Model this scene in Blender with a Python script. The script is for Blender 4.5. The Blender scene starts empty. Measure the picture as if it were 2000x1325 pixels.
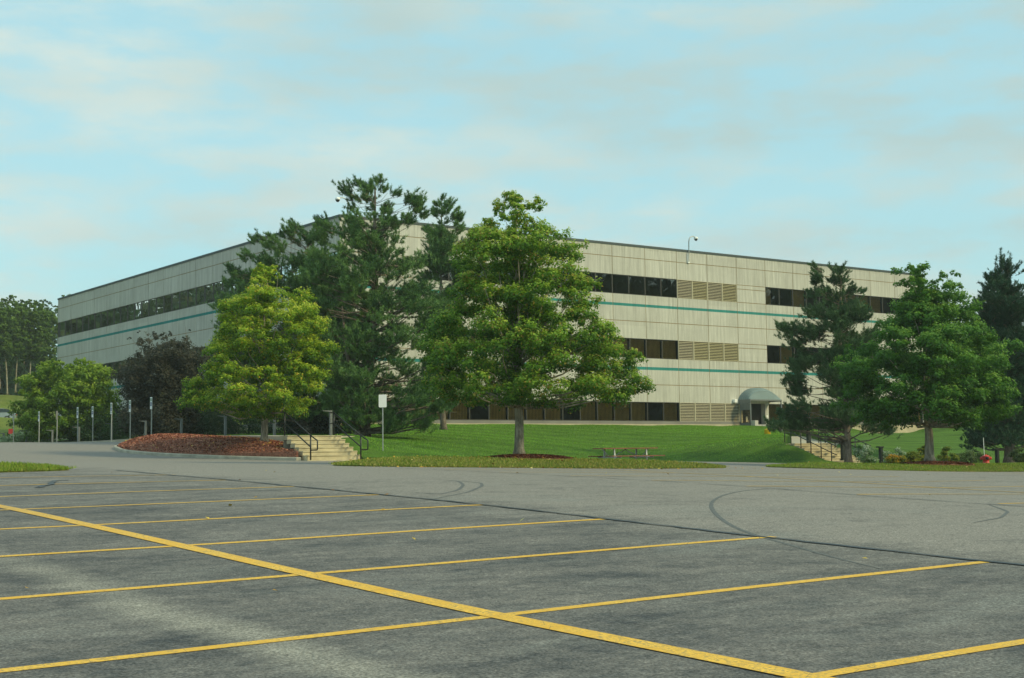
import bpy, bmesh, math, random
import numpy as np
from mathutils import Vector, Matrix
from mathutils.geometry import delaunay_2d_cdt

SC = bpy.context.scene
COL = SC.collection
R_ = math.radians
rng = np.random.default_rng(7)
random.seed(7)

# ------------------------------------------------------------------ camera
F_PX, PITCH, ROLL, YAW = 2748.5, R_(4.7627), R_(0.7393), R_(36.0643)     # focal length for a 2000 px wide frame
CX, CY = 41.708, 75.013                                                  # near corner of the office building
fwd = np.array([math.sin(YAW)*math.cos(PITCH), math.cos(YAW)*math.cos(PITCH), math.sin(PITCH)])
rgt = np.array([math.cos(YAW), -math.sin(YAW), 0.0])
dwn = np.cross(fwd, rgt)
RM = np.array([math.cos(ROLL)*rgt + math.sin(ROLL)*dwn, -math.sin(ROLL)*rgt + math.cos(ROLL)*dwn, fwd])
cam_d = bpy.data.cameras.new('camera')
cam = bpy.data.objects.new('camera', cam_d)
COL.objects.link(cam)
m = Matrix(((RM[0][0], -RM[1][0], -RM[2][0], 0), (RM[0][1], -RM[1][1], -RM[2][1], 0), (RM[0][2], -RM[1][2], -RM[2][2], 0), (0, 0, 0, 1)))
cam.matrix_world = m
cam_d.sensor_width = 36.0
cam_d.lens = 36.0*F_PX/2000.0
cam_d.clip_start = 0.1
cam_d.clip_end = 3000
SC.camera = cam

# ------------------------------------------------------------------ sky, sun, exposure
SUN_DIR = Vector((0.50, -0.76, 0.62)).normalized()
W = bpy.data.worlds.new('World'); SC.world = W
W.use_nodes = True
nt = W.node_tree; nt.nodes.clear()
def N(tree, t, **kw):
    n = tree.nodes.new(t)
    for k, v in kw.items(): setattr(n, k, v)
    return n
out = N(nt, 'ShaderNodeOutputWorld'); bg = N(nt, 'ShaderNodeBackground')
sky = N(nt, 'ShaderNodeTexSky', sky_type='NISHITA', sun_disc=False)
sky.sun_elevation = math.asin(SUN_DIR.z)
sky.sun_rotation = math.atan2(SUN_DIR.x, SUN_DIR.y)
sky.air_density = 1.0; sky.dust_density = 1.5; sky.ozone_density = 1.2
tc = N(nt, 'ShaderNodeTexCoord'); mp = N(nt, 'ShaderNodeMapping')
mp.inputs['Scale'].default_value = (1.0, 1.0, 3.4)
mp.inputs['Location'].default_value = (0.3, 1.7, 0.15)
nz = N(nt, 'ShaderNodeTexNoise'); nz.inputs['Scale'].default_value = 7.0; nz.inputs['Detail'].default_value = 7.0; nz.inputs['Roughness'].default_value = 0.56; nz.inputs['Distortion'].default_value = 0.15
rp = N(nt, 'ShaderNodeMapRange'); rp.inputs[1].default_value = 0.38; rp.inputs[2].default_value = 0.62; rp.inputs[3].default_value = 0.15; rp.inputs[4].default_value = 1.0; rp.interpolation_type = 'SMOOTHSTEP'
nz2 = N(nt, 'ShaderNodeTexNoise'); nz2.inputs['Scale'].default_value = 2.6; nz2.inputs['Detail'].default_value = 3.0
cr = N(nt, 'ShaderNodeValToRGB')
cr.color_ramp.elements[0].position = 0.40; cr.color_ramp.elements[0].color = (3.75, 5.0, 4.95, 1)
cr.color_ramp.elements[1].position = 0.62; cr.color_ramp.elements[1].color = (5.1, 6.1, 5.8, 1)
tint = N(nt, 'ShaderNodeMix', data_type='RGBA', blend_type='MULTIPLY'); tint.inputs[0].default_value = 1.0
tint.inputs[7].default_value = (1.05, 1.30, 1.05, 1)
vb = N(nt, 'ShaderNodeMix', data_type='RGBA'); vb.inputs[0].default_value = 0.62; vb.inputs[7].default_value = (3.7, 6.8, 7.7, 1)
mx = N(nt, 'ShaderNodeMix', data_type='RGBA')
L = nt.links.new
nzf = N(nt, 'ShaderNodeTexNoise'); nzf.inputs['Scale'].default_value = 17.0; nzf.inputs['Detail'].default_value = 6.0; nzf.inputs['Roughness'].default_value = 0.55
nzs = N(nt, 'ShaderNodeMath', operation='MULTIPLY_ADD'); nzs.inputs[1].default_value = 0.42
nzb = N(nt, 'ShaderNodeMath', operation='MULTIPLY'); nzb.inputs[1].default_value = 0.60
nt.links.new(mp.outputs[0], nzf.inputs[0]); nt.links.new(nz.outputs[0], nzb.inputs[0]); nt.links.new(nzf.outputs[0], nzs.inputs[0]); nt.links.new(nzb.outputs[0], nzs.inputs[2])
L(tc.outputs['Generated'], mp.inputs[0]); L(mp.outputs[0], nz.inputs[0]); L(mp.outputs[0], nz2.inputs[0])
L(nzs.outputs[0], rp.inputs[0]); L(nz2.outputs[0], cr.inputs[0])
L(sky.outputs[0], tint.inputs[6]); L(tint.outputs[2], vb.inputs[6])
L(rp.outputs[0], mx.inputs[0]); L(vb.outputs[2], mx.inputs[6]); L(cr.outputs[0], mx.inputs[7])
L(mx.outputs[2], bg.inputs[0]); bg.inputs[1].default_value = 0.105
L(bg.outputs[0], out.inputs[0])

sd = bpy.data.lights.new('sun', 'SUN'); sd.energy = 2.2; sd.angle = R_(9); sd.color = (1.0, 0.86, 0.48)
so = bpy.data.objects.new('sun', sd); COL.objects.link(so)
so.rotation_euler = (-SUN_DIR).to_track_quat('-Z', 'Y').to_euler()
so.location = (20, -20, 40)
vs = SC.view_settings
vs.view_transform = 'Standard'; vs.look = 'None'; vs.exposure = 0.35; vs.gamma = 1.0; vs.use_curve_mapping = False

# ------------------------------------------------------------------ geometry from the photograph's perspective
def ray(px, py):
    return RM.T @ np.array([(px-1000)/F_PX, (py-662.5)/F_PX, 1.0])
def at(px, py, x=None, y=None, d=None):
    v = ray(px, py)
    t = x/v[0] if x is not None else (y/v[1] if y is not None else d)
    return v*t
def col_xy(px, x=None, y=None, d=None, py=880):
    p = at(px, py, x, y, d); return float(p[0]), float(p[1])
def z_at(px, py, x, y):
    """height of the image row py above ground point (x,y)"""
    v = ray(px, py); t = (x*fwd[0]+y*fwd[1])/(v @ np.array([fwd[0], fwd[1], 0])); return v[2]*t
CR = np.array([math.cos(YAW), -math.sin(YAW)])     # camera right on the ground
CF = np.array([math.sin(YAW), math.cos(YAW)])

class TPS:
    def __init__(s, pts, lam=0.02):
        P = np.array(pts, float); s.c = P[:, :2]; n = len(P)
        K = s.k(s.c, s.c) + lam*np.eye(n)*100
        A = np.zeros((n+3, n+3)); A[:n, :n] = K; A[:n, n] = 1; A[:n, n+1:] = s.c; A[n, :n] = 1; A[n+1:, :n] = s.c.T
        s.w = np.linalg.solve(A, np.concatenate([P[:, 2], [0, 0, 0]]))
    def k(s, a, b):
        r2 = ((a[:, None, :]-b[None, :, :])**2).sum(-1)
        return np.where(r2 > 0, r2*np.log(np.maximum(r2, 1e-12)), 0)*0.5
    def __call__(s, q):
        q = np.atleast_2d(np.asarray(q, float))[:, :2]
        out = np.empty(len(q))
        for i in range(0, len(q), 20000):
            qq = q[i:i+20000]; n = len(s.c)
            out[i:i+20000] = s.k(qq, s.c) @ s.w[:n] + s.w[n] + qq @ s.w[n+1:]
        return out

cp = []
def add(pts, **k):
    for px, py in pts: cp.append(at(px, py, **k))
SEAM = [(245,920),(320,927.5),(447.5,938),(570,950.7),(735,966.5),(938.7,986.7),(1178.7,1014),(1499,1051),(1930,1098)]
CENT = [(32.5,996),(172.5,1027),(355,1067.5),(595,1121.5),(975,1205),(1578,1323)]
add(CENT, x=5.6); add(SEAM, x=11.06)
add([(1920,983),(1640,964),(1430,948)], x=18.7); add([(1250,921),(1800,951),(2000,963)], x=24.3)
for py, y in ((932.5,27.2),(949,24.07),(970.5,21.57),(997,18.7),(1034,15.96),(1087.5,13.3),(1171.5,10.65),(1312,7.9)): cp.append(at(0, py, y=y))
add([(0,918.5),(150,916),(750,912.5),(1000,914),(1250,916),(1400,915),(1650,917),(1800,920.5),(2000,921)], y=31.5)
add([(1340,906),(1450,907.5),(1580,909)], y=40.5)
add([(241,878)], y=60); add([(257,887)], y=57); add([(302,893)], y=53.5); add([(498,898)], y=49); add([(596,900)], y=47)
add([(217,863.5),(150,865),(0,864.5)], x=27.5)
pl = lambda x, y: -1.448+0.0129*x+0.0394*y
for x, y in ((-12,-12),(0,-14),(20,-14),(40,-12),(-14,4),(-14,18),(3,2),(10,2),(20,4)): cp.append((x, y, pl(x, y)))
cp += [(-10,100,0.5),(-10,60,0.0),(60,31.5,-0.75),(60,41,-0.75),(42,10,-0.9),(60,10,-1.0),(30,125,1.2)]
H0 = TPS(cp, 0.02)
def HA(q):                       # asphalt surface, kept tame far from the data
    q = np.atleast_2d(np.asarray(q, float))[:, :2]
    qc = np.stack([np.clip(q[:, 0], -18, 70), np.clip(q[:, 1], -18, 125)], 1)
    return H0(qc)
def ha(x, y): return float(HA([(x, y)])[0])

def walk_pt(px, py):
    x, y = col_xy(px, x=29.2, py=py); return y, z_at(px, py, x, y)
WKP = sorted([walk_pt(*p) for p in ((676,854),(646,852.5),(536,850.5),(440,850.5),(354,853),(284,857.5),(218,861.5),(154,864),(51,864.5))])
def walk_z(y): return np.interp(y, [p[0] for p in WKP], [p[1] for p in WKP])
LOWP = [(715,894,46.3),(715,872,47.8),(715,856,49.2),(748,883,47.7),(748,866,50.0),(740,893,46.0),(800,893,45.0)]
lw = [(float(at(px, py, y=y)[0]), y, z_at(px, py, float(at(px, py, y=y)[0]), y)) for px, py, y in LOWP]
lw += [(29.6, y, float(walk_z(y))-0.02) for y in (51, 55, 62, 70, 80, 90, 105, 125)]+[(28.45, 50.0, float(walk_z(50))-0.03),(27.0,48.7,float(walk_z(49))-0.05),(27.0,47.6,0.25),(27.0,46.6,-0.2)]
lw += [(x, 74.4, 2.03) for x in (43,47,51,55,59,63,67,71,74)]+[(41.0, y, 2.0) for y in (78,90,100,110,120)]
lw += [(33,43.5,-0.40),(36,42,-0.50),(43,42,-0.50),(50,43,-0.52),(38,47,-0.42),(46,48,-0.3),(35,49,0.05),
     
      (41,75,1.95),(41,85,1.95),(41,100,1.95),(41,127,1.95),(48,75,1.95),(56,75,1.95),(65,75,1.95),(73,75,1.95),(37,60,1.15),(44,64,1.4),(52,64,1.35),(42,54,0.45),(50,55,0.45),(60,68,1.65),
      (36,90,1.55),(36,75,1.55),(36,110,1.7)]
for px, py, x, y in ((1432,836,72.5,72.5),(1464,842,68,66.5),(1504,850,62,59),(1530,855,56,52.2),(1548,862,50.6,46.9)): lw.append((x, y, z_at(px, py, x, y)+0.05))
lw += [(50.0,46.6,0.45),(50.0,44.2,-0.45)]
HL = TPS(lw, 0.004)
rw = [(53,43.6,-0.6),(60,43,-0.65),(75,42,-0.8),(95,40,-1.0),(53,47.5,0.5),(58,52,0.75),(66,60,1.0),(76,70,1.5),(80,75,1.9),(88,75,1.9),(97,75,1.9),(62,50,0.2),(70,55,0.6),(64,46,-0.3)]
for px, py, d in ((2000,872,86),(1930,858,92),(1870,849,98),(1810,838,108)):
    p = at(px, py, d=d); rw.append(tuple(p)); rw.append((p[0]+CF[0]*14, p[1]+CF[1]*14, p[2]-0.5))
HR = TPS(rw, 0.004)

# ------------------------------------------------------------------ object helpers
def tag(o, label=None, cat=None, group=None, kind=None):
    if label: o['label'] = label
    if cat: o['category'] = cat
    if group: o['group'] = group
    if kind: o['kind'] = kind
    return o
def thing(name, label, cat, loc=(0, 0, 0), rz=0.0, group=None):
    o = bpy.data.objects.new(name, None); COL.objects.link(o)
    o.location = loc; o.rotation_euler = (0, 0, rz); o.empty_display_size = 0.3
    return tag(o, label, cat, group)
class MB:
    def __init__(s): s.v = []; s.f = []; s.m = []; s.uvz = None
    def quad(s, a, b, c, d, mi=0):
        n = len(s.v); s.v += [tuple(a), tuple(b), tuple(c), tuple(d)]; s.f.append((n, n+1, n+2, n+3)); s.m.append(mi)
    def poly(s, pts, mi=0):
        n = len(s.v); s.v += [tuple(p) for p in pts]; s.f.append(tuple(range(n, n+len(pts)))); s.m.append(mi)
    def box(s, x0, x1, y0, y1, z0, z1, mi=0, M=None):
        P = [(x0,y0,z0),(x1,y0,z0),(x1,y1,z0),(x0,y1,z0),(x0,y0,z1),(x1,y0,z1),(x1,y1,z1),(x0,y1,z1)]
        if M is not None: P = [tuple(M @ Vector(p)) for p in P]
        n = len(s.v); s.v += P
        for f in ((0,3,2,1),(4,5,6,7),(0,1,5,4),(1,2,6,5),(2,3,7,6),(3,0,4,7)): s.f.append(tuple(n+i for i in f)); s.m.append(mi)
    def tube(s, pts, rad, k=8, mi=0, caps=True):
        pts = [np.array(p, float) for p in pts]
        if not hasattr(rad, '__len__'): rad = [rad]*len(pts)
        up = np.array([0, 0, 1.0]); prev = None; n0 = len(s.v)
        for i, p in enumerate(pts):
            t = pts[min(i+1, len(pts)-1)]-pts[max(i-1, 0)]; t = t/(np.linalg.norm(t)+1e-9)
            if prev is None:
                a = np.cross(t, up if abs(t[2]) < 0.9 else np.array([1.0, 0, 0]))
            else: a = prev - t*(prev @ t)
            a = a/(np.linalg.norm(a)+1e-9); prev = a; b = np.cross(t, a)
            for j in range(k):
                an = 2*math.pi*j/k; q = p + rad[i]*(math.cos(an)*a+math.sin(an)*b); s.v.append(tuple(q))
        for i in range(len(pts)-1):
            for j in range(k):
                a0 = n0+i*k+j; a1 = n0+i*k+(j+1) % k
                s.f.append((a0, a1, a1+k, a0+k)); s.m.append(mi)
        if caps:
            s.f.append(tuple(n0+j for j in reversed(range(k)))); s.m.append(mi)
            s.f.append(tuple(n0+(len(pts)-1)*k+j for j in range(k))); s.m.append(mi)
    def lathe(s, prof, k=16, mi=0, c=(0, 0, 0)):
        n0 = len(s.v)
        for r, z in prof:
            for j in range(k):
                a = 2*math.pi*j/k; s.v.append((c[0]+r*math.cos(a), c[1]+r*math.sin(a), c[2]+z))
        for i in range(len(prof)-1):
            for j in range(k):
                a0 = n0+i*k+j; a1 = n0+i*k+(j+1) % k
                s.f.append((a0, a1, a1+k, a0+k)); s.m.append(mi)
        s.f.append(tuple(n0+j for j in reversed(range(k)))); s.m.append(mi)
        s.f.append(tuple(n0+(len(prof)-1)*k+j for j in range(k))); s.m.append(mi)
    def build(s, name, mats, parent=None, smooth=False, bevel=0):
        me = bpy.data.meshes.new(name); me.from_pydata(s.v, [], s.f)
        if not isinstance(mats, (list, tuple)): mats = [mats]
        for m_ in mats: me.materials.append(m_)
        me.polygons.foreach_set('material_index', s.m)
        if smooth: me.polygons.foreach_set('use_smooth', [True]*len(s.f))
        me.update()
        o = bpy.data.objects.new(name, me); COL.objects.link(o)
        if parent: o.parent = parent
        if bevel:
            b = o.modifiers.new('bevel', 'BEVEL'); b.width = bevel; b.segments = 2; b.limit_method = 'ANGLE'
        return o
def raw_mesh(name, V, Fc, mat, parent=None, colors=None, smooth=False):
    """V (n,3) numpy, Fc (m,k) numpy, colours per vertex"""
    me = bpy.data.meshes.new(name); k = Fc.shape[1]
    me.vertices.add(len(V)); me.vertices.foreach_set('co', np.ascontiguousarray(V, np.float32).ravel())
    me.loops.add(Fc.size); me.loops.foreach_set('vertex_index', np.ascontiguousarray(Fc, np.int32).ravel())
    me.polygons.add(len(Fc)); me.polygons.foreach_set('loop_start', np.arange(0, Fc.size, k, dtype=np.int32))
    if smooth: me.polygons.foreach_set('use_smooth', np.ones(len(Fc), bool))
    if colors is not None:
        a = me.color_attributes.new('tint', 'FLOAT_COLOR', 'POINT')
        c4 = np.ones((len(V), 4), np.float32); c4[:, :3] = colors; a.data.foreach_set('color', c4.ravel())
    me.materials.append(mat); me.update(calc_edges=True)
    o = bpy.data.objects.new(name, me); COL.objects.link(o)
    if parent: o.parent = parent
    return o

# ------------------------------------------------------------------ materials
def newmat(name):
    m_ = bpy.data.materials.new(name); m_.use_nodes = True
    t = m_.node_tree; b = t.nodes['Principled BSDF']; return m_, t, b
def plain(name, col, rough=0.6, metal=0.0, var=0.12, scale=6.0, bump=0.0, spec=0.5):
    m_, t, b = newmat(name)
    b.inputs['Roughness'].default_value = rough; b.inputs['Metallic'].default_value = metal; b.inputs['Specular IOR Level'].default_value = spec
    tcn = N(t, 'ShaderNodeTexCoord'); n = N(t, 'ShaderNodeTexNoise'); n.inputs['Scale'].default_value = scale; n.inputs['Detail'].default_value = 5
    r = N(t, 'ShaderNodeValToRGB')
    r.color_ramp.elements[0].position = 0.3; r.color_ramp.elements[1].position = 0.7
    r.color_ramp.elements[0].color = tuple(c*(1-var) for c in col)+(1,); r.color_ramp.elements[1].color = tuple(min(1, c*(1+var)) for c in col)+(1,)
    t.links.new(tcn.outputs['Object'], n.inputs[0]); t.links.new(n.outputs[0], r.inputs[0]); t.links.new(r.outputs[0], b.inputs[0])
    if bump:
        bp = N(t, 'ShaderNodeBump'); bp.inputs['Strength'].default_value = 1.0; bp.inputs['Distance'].default_value = bump
        t.links.new(n.outputs[0], bp.inputs['Height']); t.links.new(bp.outputs[0], b.inputs['Normal'])
    return m_
class NB:
    """small node-graph writer"""
    def __init__(s, t): s.t = t
    def _in(s, sock, v):
        if isinstance(v, bpy.types.NodeSocket): s.t.links.new(v, sock)
        elif v is not None: sock.default_value = v
    def pos(s): return N(s.t, 'ShaderNodeNewGeometry').outputs['Position']
    def obj(s): return N(s.t, 'ShaderNodeTexCoord').outputs['Object']
    def map(s, vec, sc=(1, 1, 1), rot=(0, 0, 0), loc=(0, 0, 0)):
        n = N(s.t, 'ShaderNodeMapping'); s._in(n.inputs[0], vec); n.inputs['Scale'].default_value = sc; n.inputs['Rotation'].default_value = rot; n.inputs['Location'].default_value = loc; return n.outputs[0]
    def noise(s, vec, scale, detail=4, rough=0.5, dist=0.0):
        n = N(s.t, 'ShaderNodeTexNoise'); s._in(n.inputs[0], vec); n.inputs['Scale'].default_value = scale; n.inputs['Detail'].default_value = detail; n.inputs['Roughness'].default_value = rough; n.inputs['Distortion'].default_value = dist; return n.outputs[0]
    def voro(s, vec, scale, feature='F1', out='Distance'):
        n = N(s.t, 'ShaderNodeTexVoronoi', feature=feature); s._in(n.inputs['Vector'], vec); n.inputs['Scale'].default_value = scale; return n.outputs[out]
    def rng(s, v, a, b, c=0.0, d=1.0):
        n = N(s.t, 'ShaderNodeMapRange'); s._in(n.inputs[0], v)
        for i, k in enumerate((a, b, c, d)): n.inputs[i+1].default_value = k
        return n.outputs[0]
    def math(s, op, a, b=None):
        n = N(s.t, 'ShaderNodeMath', operation=op); s._in(n.inputs[0], a); s._in(n.inputs[1], b); return n.outputs[0]
    def mix(s, f, a, b, blend='MIX'):
        n = N(s.t, 'ShaderNodeMix', data_type='RGBA', blend_type=blend)
        s._in(n.inputs[0], f); s._in(n.inputs[6], a if isinstance(a, bpy.types.NodeSocket) else tuple(a)+(1,)); s._in(n.inputs[7], b if isinstance(b, bpy.types.NodeSocket) else tuple(b)+(1,)); return n.outputs[2]
    def xyz(s, v):
        n = N(s.t, 'ShaderNodeSeparateXYZ'); s._in(n.inputs[0], v); return n.outputs
    def comb(s, x, y, z):
        n = N(s.t, 'ShaderNodeCombineXYZ'); s._in(n.inputs[0], x); s._in(n.inputs[1], y); s._in(n.inputs[2], z); return n.outputs[0]
    def bump(s, h, dist, strength=1.0):
        n = N(s.t, 'ShaderNodeBump'); n.inputs['Strength'].default_value = strength; n.inputs['Distance'].default_value = dist; s._in(n.inputs['Height'], h); return n.outputs[0]

# asphalt: sealed dark grey near, worn paler grey in the aisle, long wheel-worn streaks
def _gp(px, py):
    v = ray(px, py); ts = np.linspace(2, 40, 1500); P = ts[:, None]*v[None, :]; h = HA(P)-P[:, 2]; i = int(np.argmax(h > 0)); return P[i]
_a, _b = _gp(190, 1155), _gp(480, 1250)
PTH1 = float((_b[0]-_a[0])/(_b[1]-_a[1])); PTH0 = float(_a[0]-PTH1*_a[1])
def make_asphalt():
    m_, t, b = newmat('asphalt'); g = NB(t); p = g.pos()
    X, Y, Z = g.xyz(p)[:3]
    big = g.noise(p, 0.16, 5, 0.6, 0.6)
    st = g.noise(g.map(p, (0.42, 0.95, 1), rot=(0, 0, R_(-8))), 1.0, 8, 0.66, 0.4)
    st2 = g.noise(g.map(p, (0.8, 1.5, 1), rot=(0, 0, R_(20))), 1.7, 8, 0.68, 0.5)
    mid = g.noise(p, 7.5, 6, 0.75, 0.3)
    fine = g.noise(p, 55, 3, 0.7)
    peb = g.voro(p, 42)
    tone = g.math('ADD', g.math('MULTIPLY', big, 0.16), g.math('ADD', g.math('MULTIPLY', st, 0.28), g.math('ADD', g.math('MULTIPLY', st2, 0.34), g.math('MULTIPLY', mid, 0.32))))
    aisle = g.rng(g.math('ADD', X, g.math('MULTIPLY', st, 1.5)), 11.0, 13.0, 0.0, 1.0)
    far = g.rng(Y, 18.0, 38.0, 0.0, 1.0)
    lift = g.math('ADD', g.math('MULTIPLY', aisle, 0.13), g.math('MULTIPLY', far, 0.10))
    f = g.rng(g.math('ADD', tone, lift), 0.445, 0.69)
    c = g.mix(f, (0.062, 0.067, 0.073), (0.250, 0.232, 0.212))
    # old worn wheel path crossing the stalls
    dpath = g.math('ADD', g.math('SUBTRACT', X, g.math('ADD', PTH0, g.math('MULTIPLY', Y, PTH1))), g.math('MULTIPLY', g.math('SUBTRACT', st, 0.5), 0.7))
    pth = g.math('MULTIPLY', g.rng(g.math('ABSOLUTE', dpath), 0.06, 0.34, 1.0, 0.0), g.rng(st2, 0.3, 0.6, 0.55, 0.95))
    pth = g.math('MULTIPLY', pth, g.rng(Y, 16, 9, 0.15, 1.0))
    c = g.mix(pth, c, (0.30, 0.285, 0.25))
    wn = g.math('MULTIPLY', g.rng(g.noise(g.map(p, (0.45, 1.0, 1), rot=(0, 0, R_(62))), 0.9, 8, 0.7, 0.6), 0.53, 0.70), 0.6)
    c = g.mix(wn, c, (0.235, 0.235, 0.22))
    sp = g.math('MULTIPLY', g.rng(fine, 0.36, 0.66, 0.50, 1.55), g.rng(g.noise(p, 24, 4, 0.7), 0.35, 0.65, 0.78, 1.22))
    c = g.mix(1.0, c, g.comb(sp, sp, sp), 'MULTIPLY')
    stone = g.rng(peb, 0.0, 0.16, 1.0, 0.0)
    stone = g.math('MULTIPLY', stone, g.rng(g.voro(p, 42, out='Color'), 0.45, 0.75, 0.0, 0.55))
    c = g.mix(stone, c, (0.42, 0.42, 0.38))
    t.links.new(c, b.inputs[0]); b.inputs['Roughness'].default_value = 0.88; b.inputs['Specular IOR Level'].default_value = 0.25
    t.links.new(g.bump(g.math('ADD', fine, peb), 0.004), b.inputs['Normal'])
    return m_
M_ASPH = make_asphalt()
def make_paint():
    m_, t, b = newmat('yellow_road_paint'); g = NB(t); p = g.pos()
    n1 = g.noise(p, 3.0, 6, 0.7, 0.5); n2 = g.noise(p, 40, 4, 0.7); ck = g.voro(g.map(p, (1, 1, 1)), 3.2, 'DISTANCE_TO_EDGE')
    c = g.mix(g.rng(n1, 0.35, 0.65), (0.74, 0.40, 0.022), (0.92, 0.55, 0.060))
    wear = g.math('MULTIPLY', g.rng(n2, 0.47, 0.60), g.rng(n1, 0.36, 0.60))
    c = g.mix(g.math('MULTIPLY', wear, 0.7), c, (0.16, 0.14, 0.09))
    c = g.mix(g.rng(ck, 0.0, 0.010, 0.75, 0.0), c, (0.10, 0.09, 0.06))
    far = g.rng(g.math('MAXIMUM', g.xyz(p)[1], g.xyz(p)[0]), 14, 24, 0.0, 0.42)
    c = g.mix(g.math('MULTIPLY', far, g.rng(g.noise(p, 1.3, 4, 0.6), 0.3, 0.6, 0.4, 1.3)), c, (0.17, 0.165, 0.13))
    t.links.new(c, b.inputs[0]); b.inputs['Roughness'].default_value = 0.7
    t.links.new(g.bump(n2, 0.003), b.inputs['Normal'])
    return m_
M_PAINT = make_paint()
M_CRACK = plain('tar_seam', (0.018, 0.02, 0.022), 0.5, var=0.3, scale=3)
def make_skid():
    m_, t, b = newmat('tyre_rubber_mark'); g = NB(t); p = g.pos()
    n = g.noise(p, 30, 3); c = g.mix(g.rng(n, 0.35, 0.65), (0.070, 0.080, 0.086), (0.14, 0.145, 0.142))
    t.links.new(c, b.inputs[0]); b.inputs['Roughness'].default_value = 0.85; return m_
M_SKID = make_skid()
def make_grass(name, a, b_, dry, dryamt, stripes=False):
    m_, t, b = newmat(name); g = NB(t); p = g.pos()
    n1 = g.noise(p, 0.7, 5, 0.6, 0.4); n2 = g.noise(p, 14, 4, 0.7); n3 = g.noise(p, 2.6, 4, 0.6)
    c = g.mix(g.rng(g.math('ADD', g.math('MULTIPLY', n1, 0.45), g.math('MULTIPLY', n2, 0.55)), 0.36, 0.64), a, b_)
    if stripes:
        s = g.noise(g.map(p, (0.12, 1.5, 1), rot=(0, 0, R_(40))), 1.2, 2, 0.4, 0.3)
        c = g.mix(g.rng(s, 0.42, 0.60, 0.0, 0.55), c, tuple(x*1.5 for x in b_))
    c = g.mix(g.math('MULTIPLY', g.rng(n3, 0.42, 0.66), dryamt), c, dry)
    n4 = g.noise(g.map(p, (1, 1, 1), rot=(0, 0, 0.5)), 5.5, 6, 0.75, 0.4); n5 = g.noise(p, 0.28, 3, 0.55)
    c = g.mix(g.rng(n4, 0.50, 0.68, 0, 0.45), c, tuple(x*0.55 for x in a)); c = g.mix(g.rng(n5, 0.48, 0.66, 0, 0.35), c, tuple(x*1.35 for x in b_))
    t.links.new(c, b.inputs[0]); b.inputs['Roughness'].default_value = 0.95; b.inputs['Specular IOR Level'].default_value = 0.15
    t.links.new(g.bump(g.math('ADD', n2, n4), 0.09), b.inputs['Normal'])
    return m_
M_LAWN = make_grass('lawn_grass', (0.040, 0.100, 0.012), (0.095, 0.190, 0.024), (0.12, 0.19, 0.035), 0.35, True)
M_ISLE = make_grass('dry_grass', (0.075, 0.125, 0.018), (0.165, 0.205, 0.035), (0.26, 0.21, 0.06), 0.75)
M_FIELD = make_grass('field_grass', (0.09, 0.16, 0.02), (0.19, 0.25, 0.04), (0.30, 0.29, 0.08), 0.6)
def make_mulch():
    m_, t, b = newmat('red_bark_mulch'); g = NB(t); p = g.pos()
    n = g.noise(g.map(p, (1, 1, 1)), 26, 5, 0.75); v = g.voro(p, 22, out='Color'); n2 = g.noise(p, 1.2, 4)
    c = g.mix(g.rng(v, 0.2, 0.8), (0.16, 0.058, 0.038), (0.46, 0.18, 0.115))
    c = g.mix(g.rng(n2, 0.4, 0.65, 0, 0.4), c, (0.33, 0.15, 0.085))
    c = g.mix(g.rng(n, 0.55, 0.72, 0, 0.6), c, (0.06, 0.022, 0.016))
    t.links.new(c, b.inputs[0]); b.inputs['Roughness'].default_value = 0.95
    t.links.new(g.bump(n, 0.06), b.inputs['Normal']); return m_
M_MULCH = make_mulch()
ROOF_Z = 14.75
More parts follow.
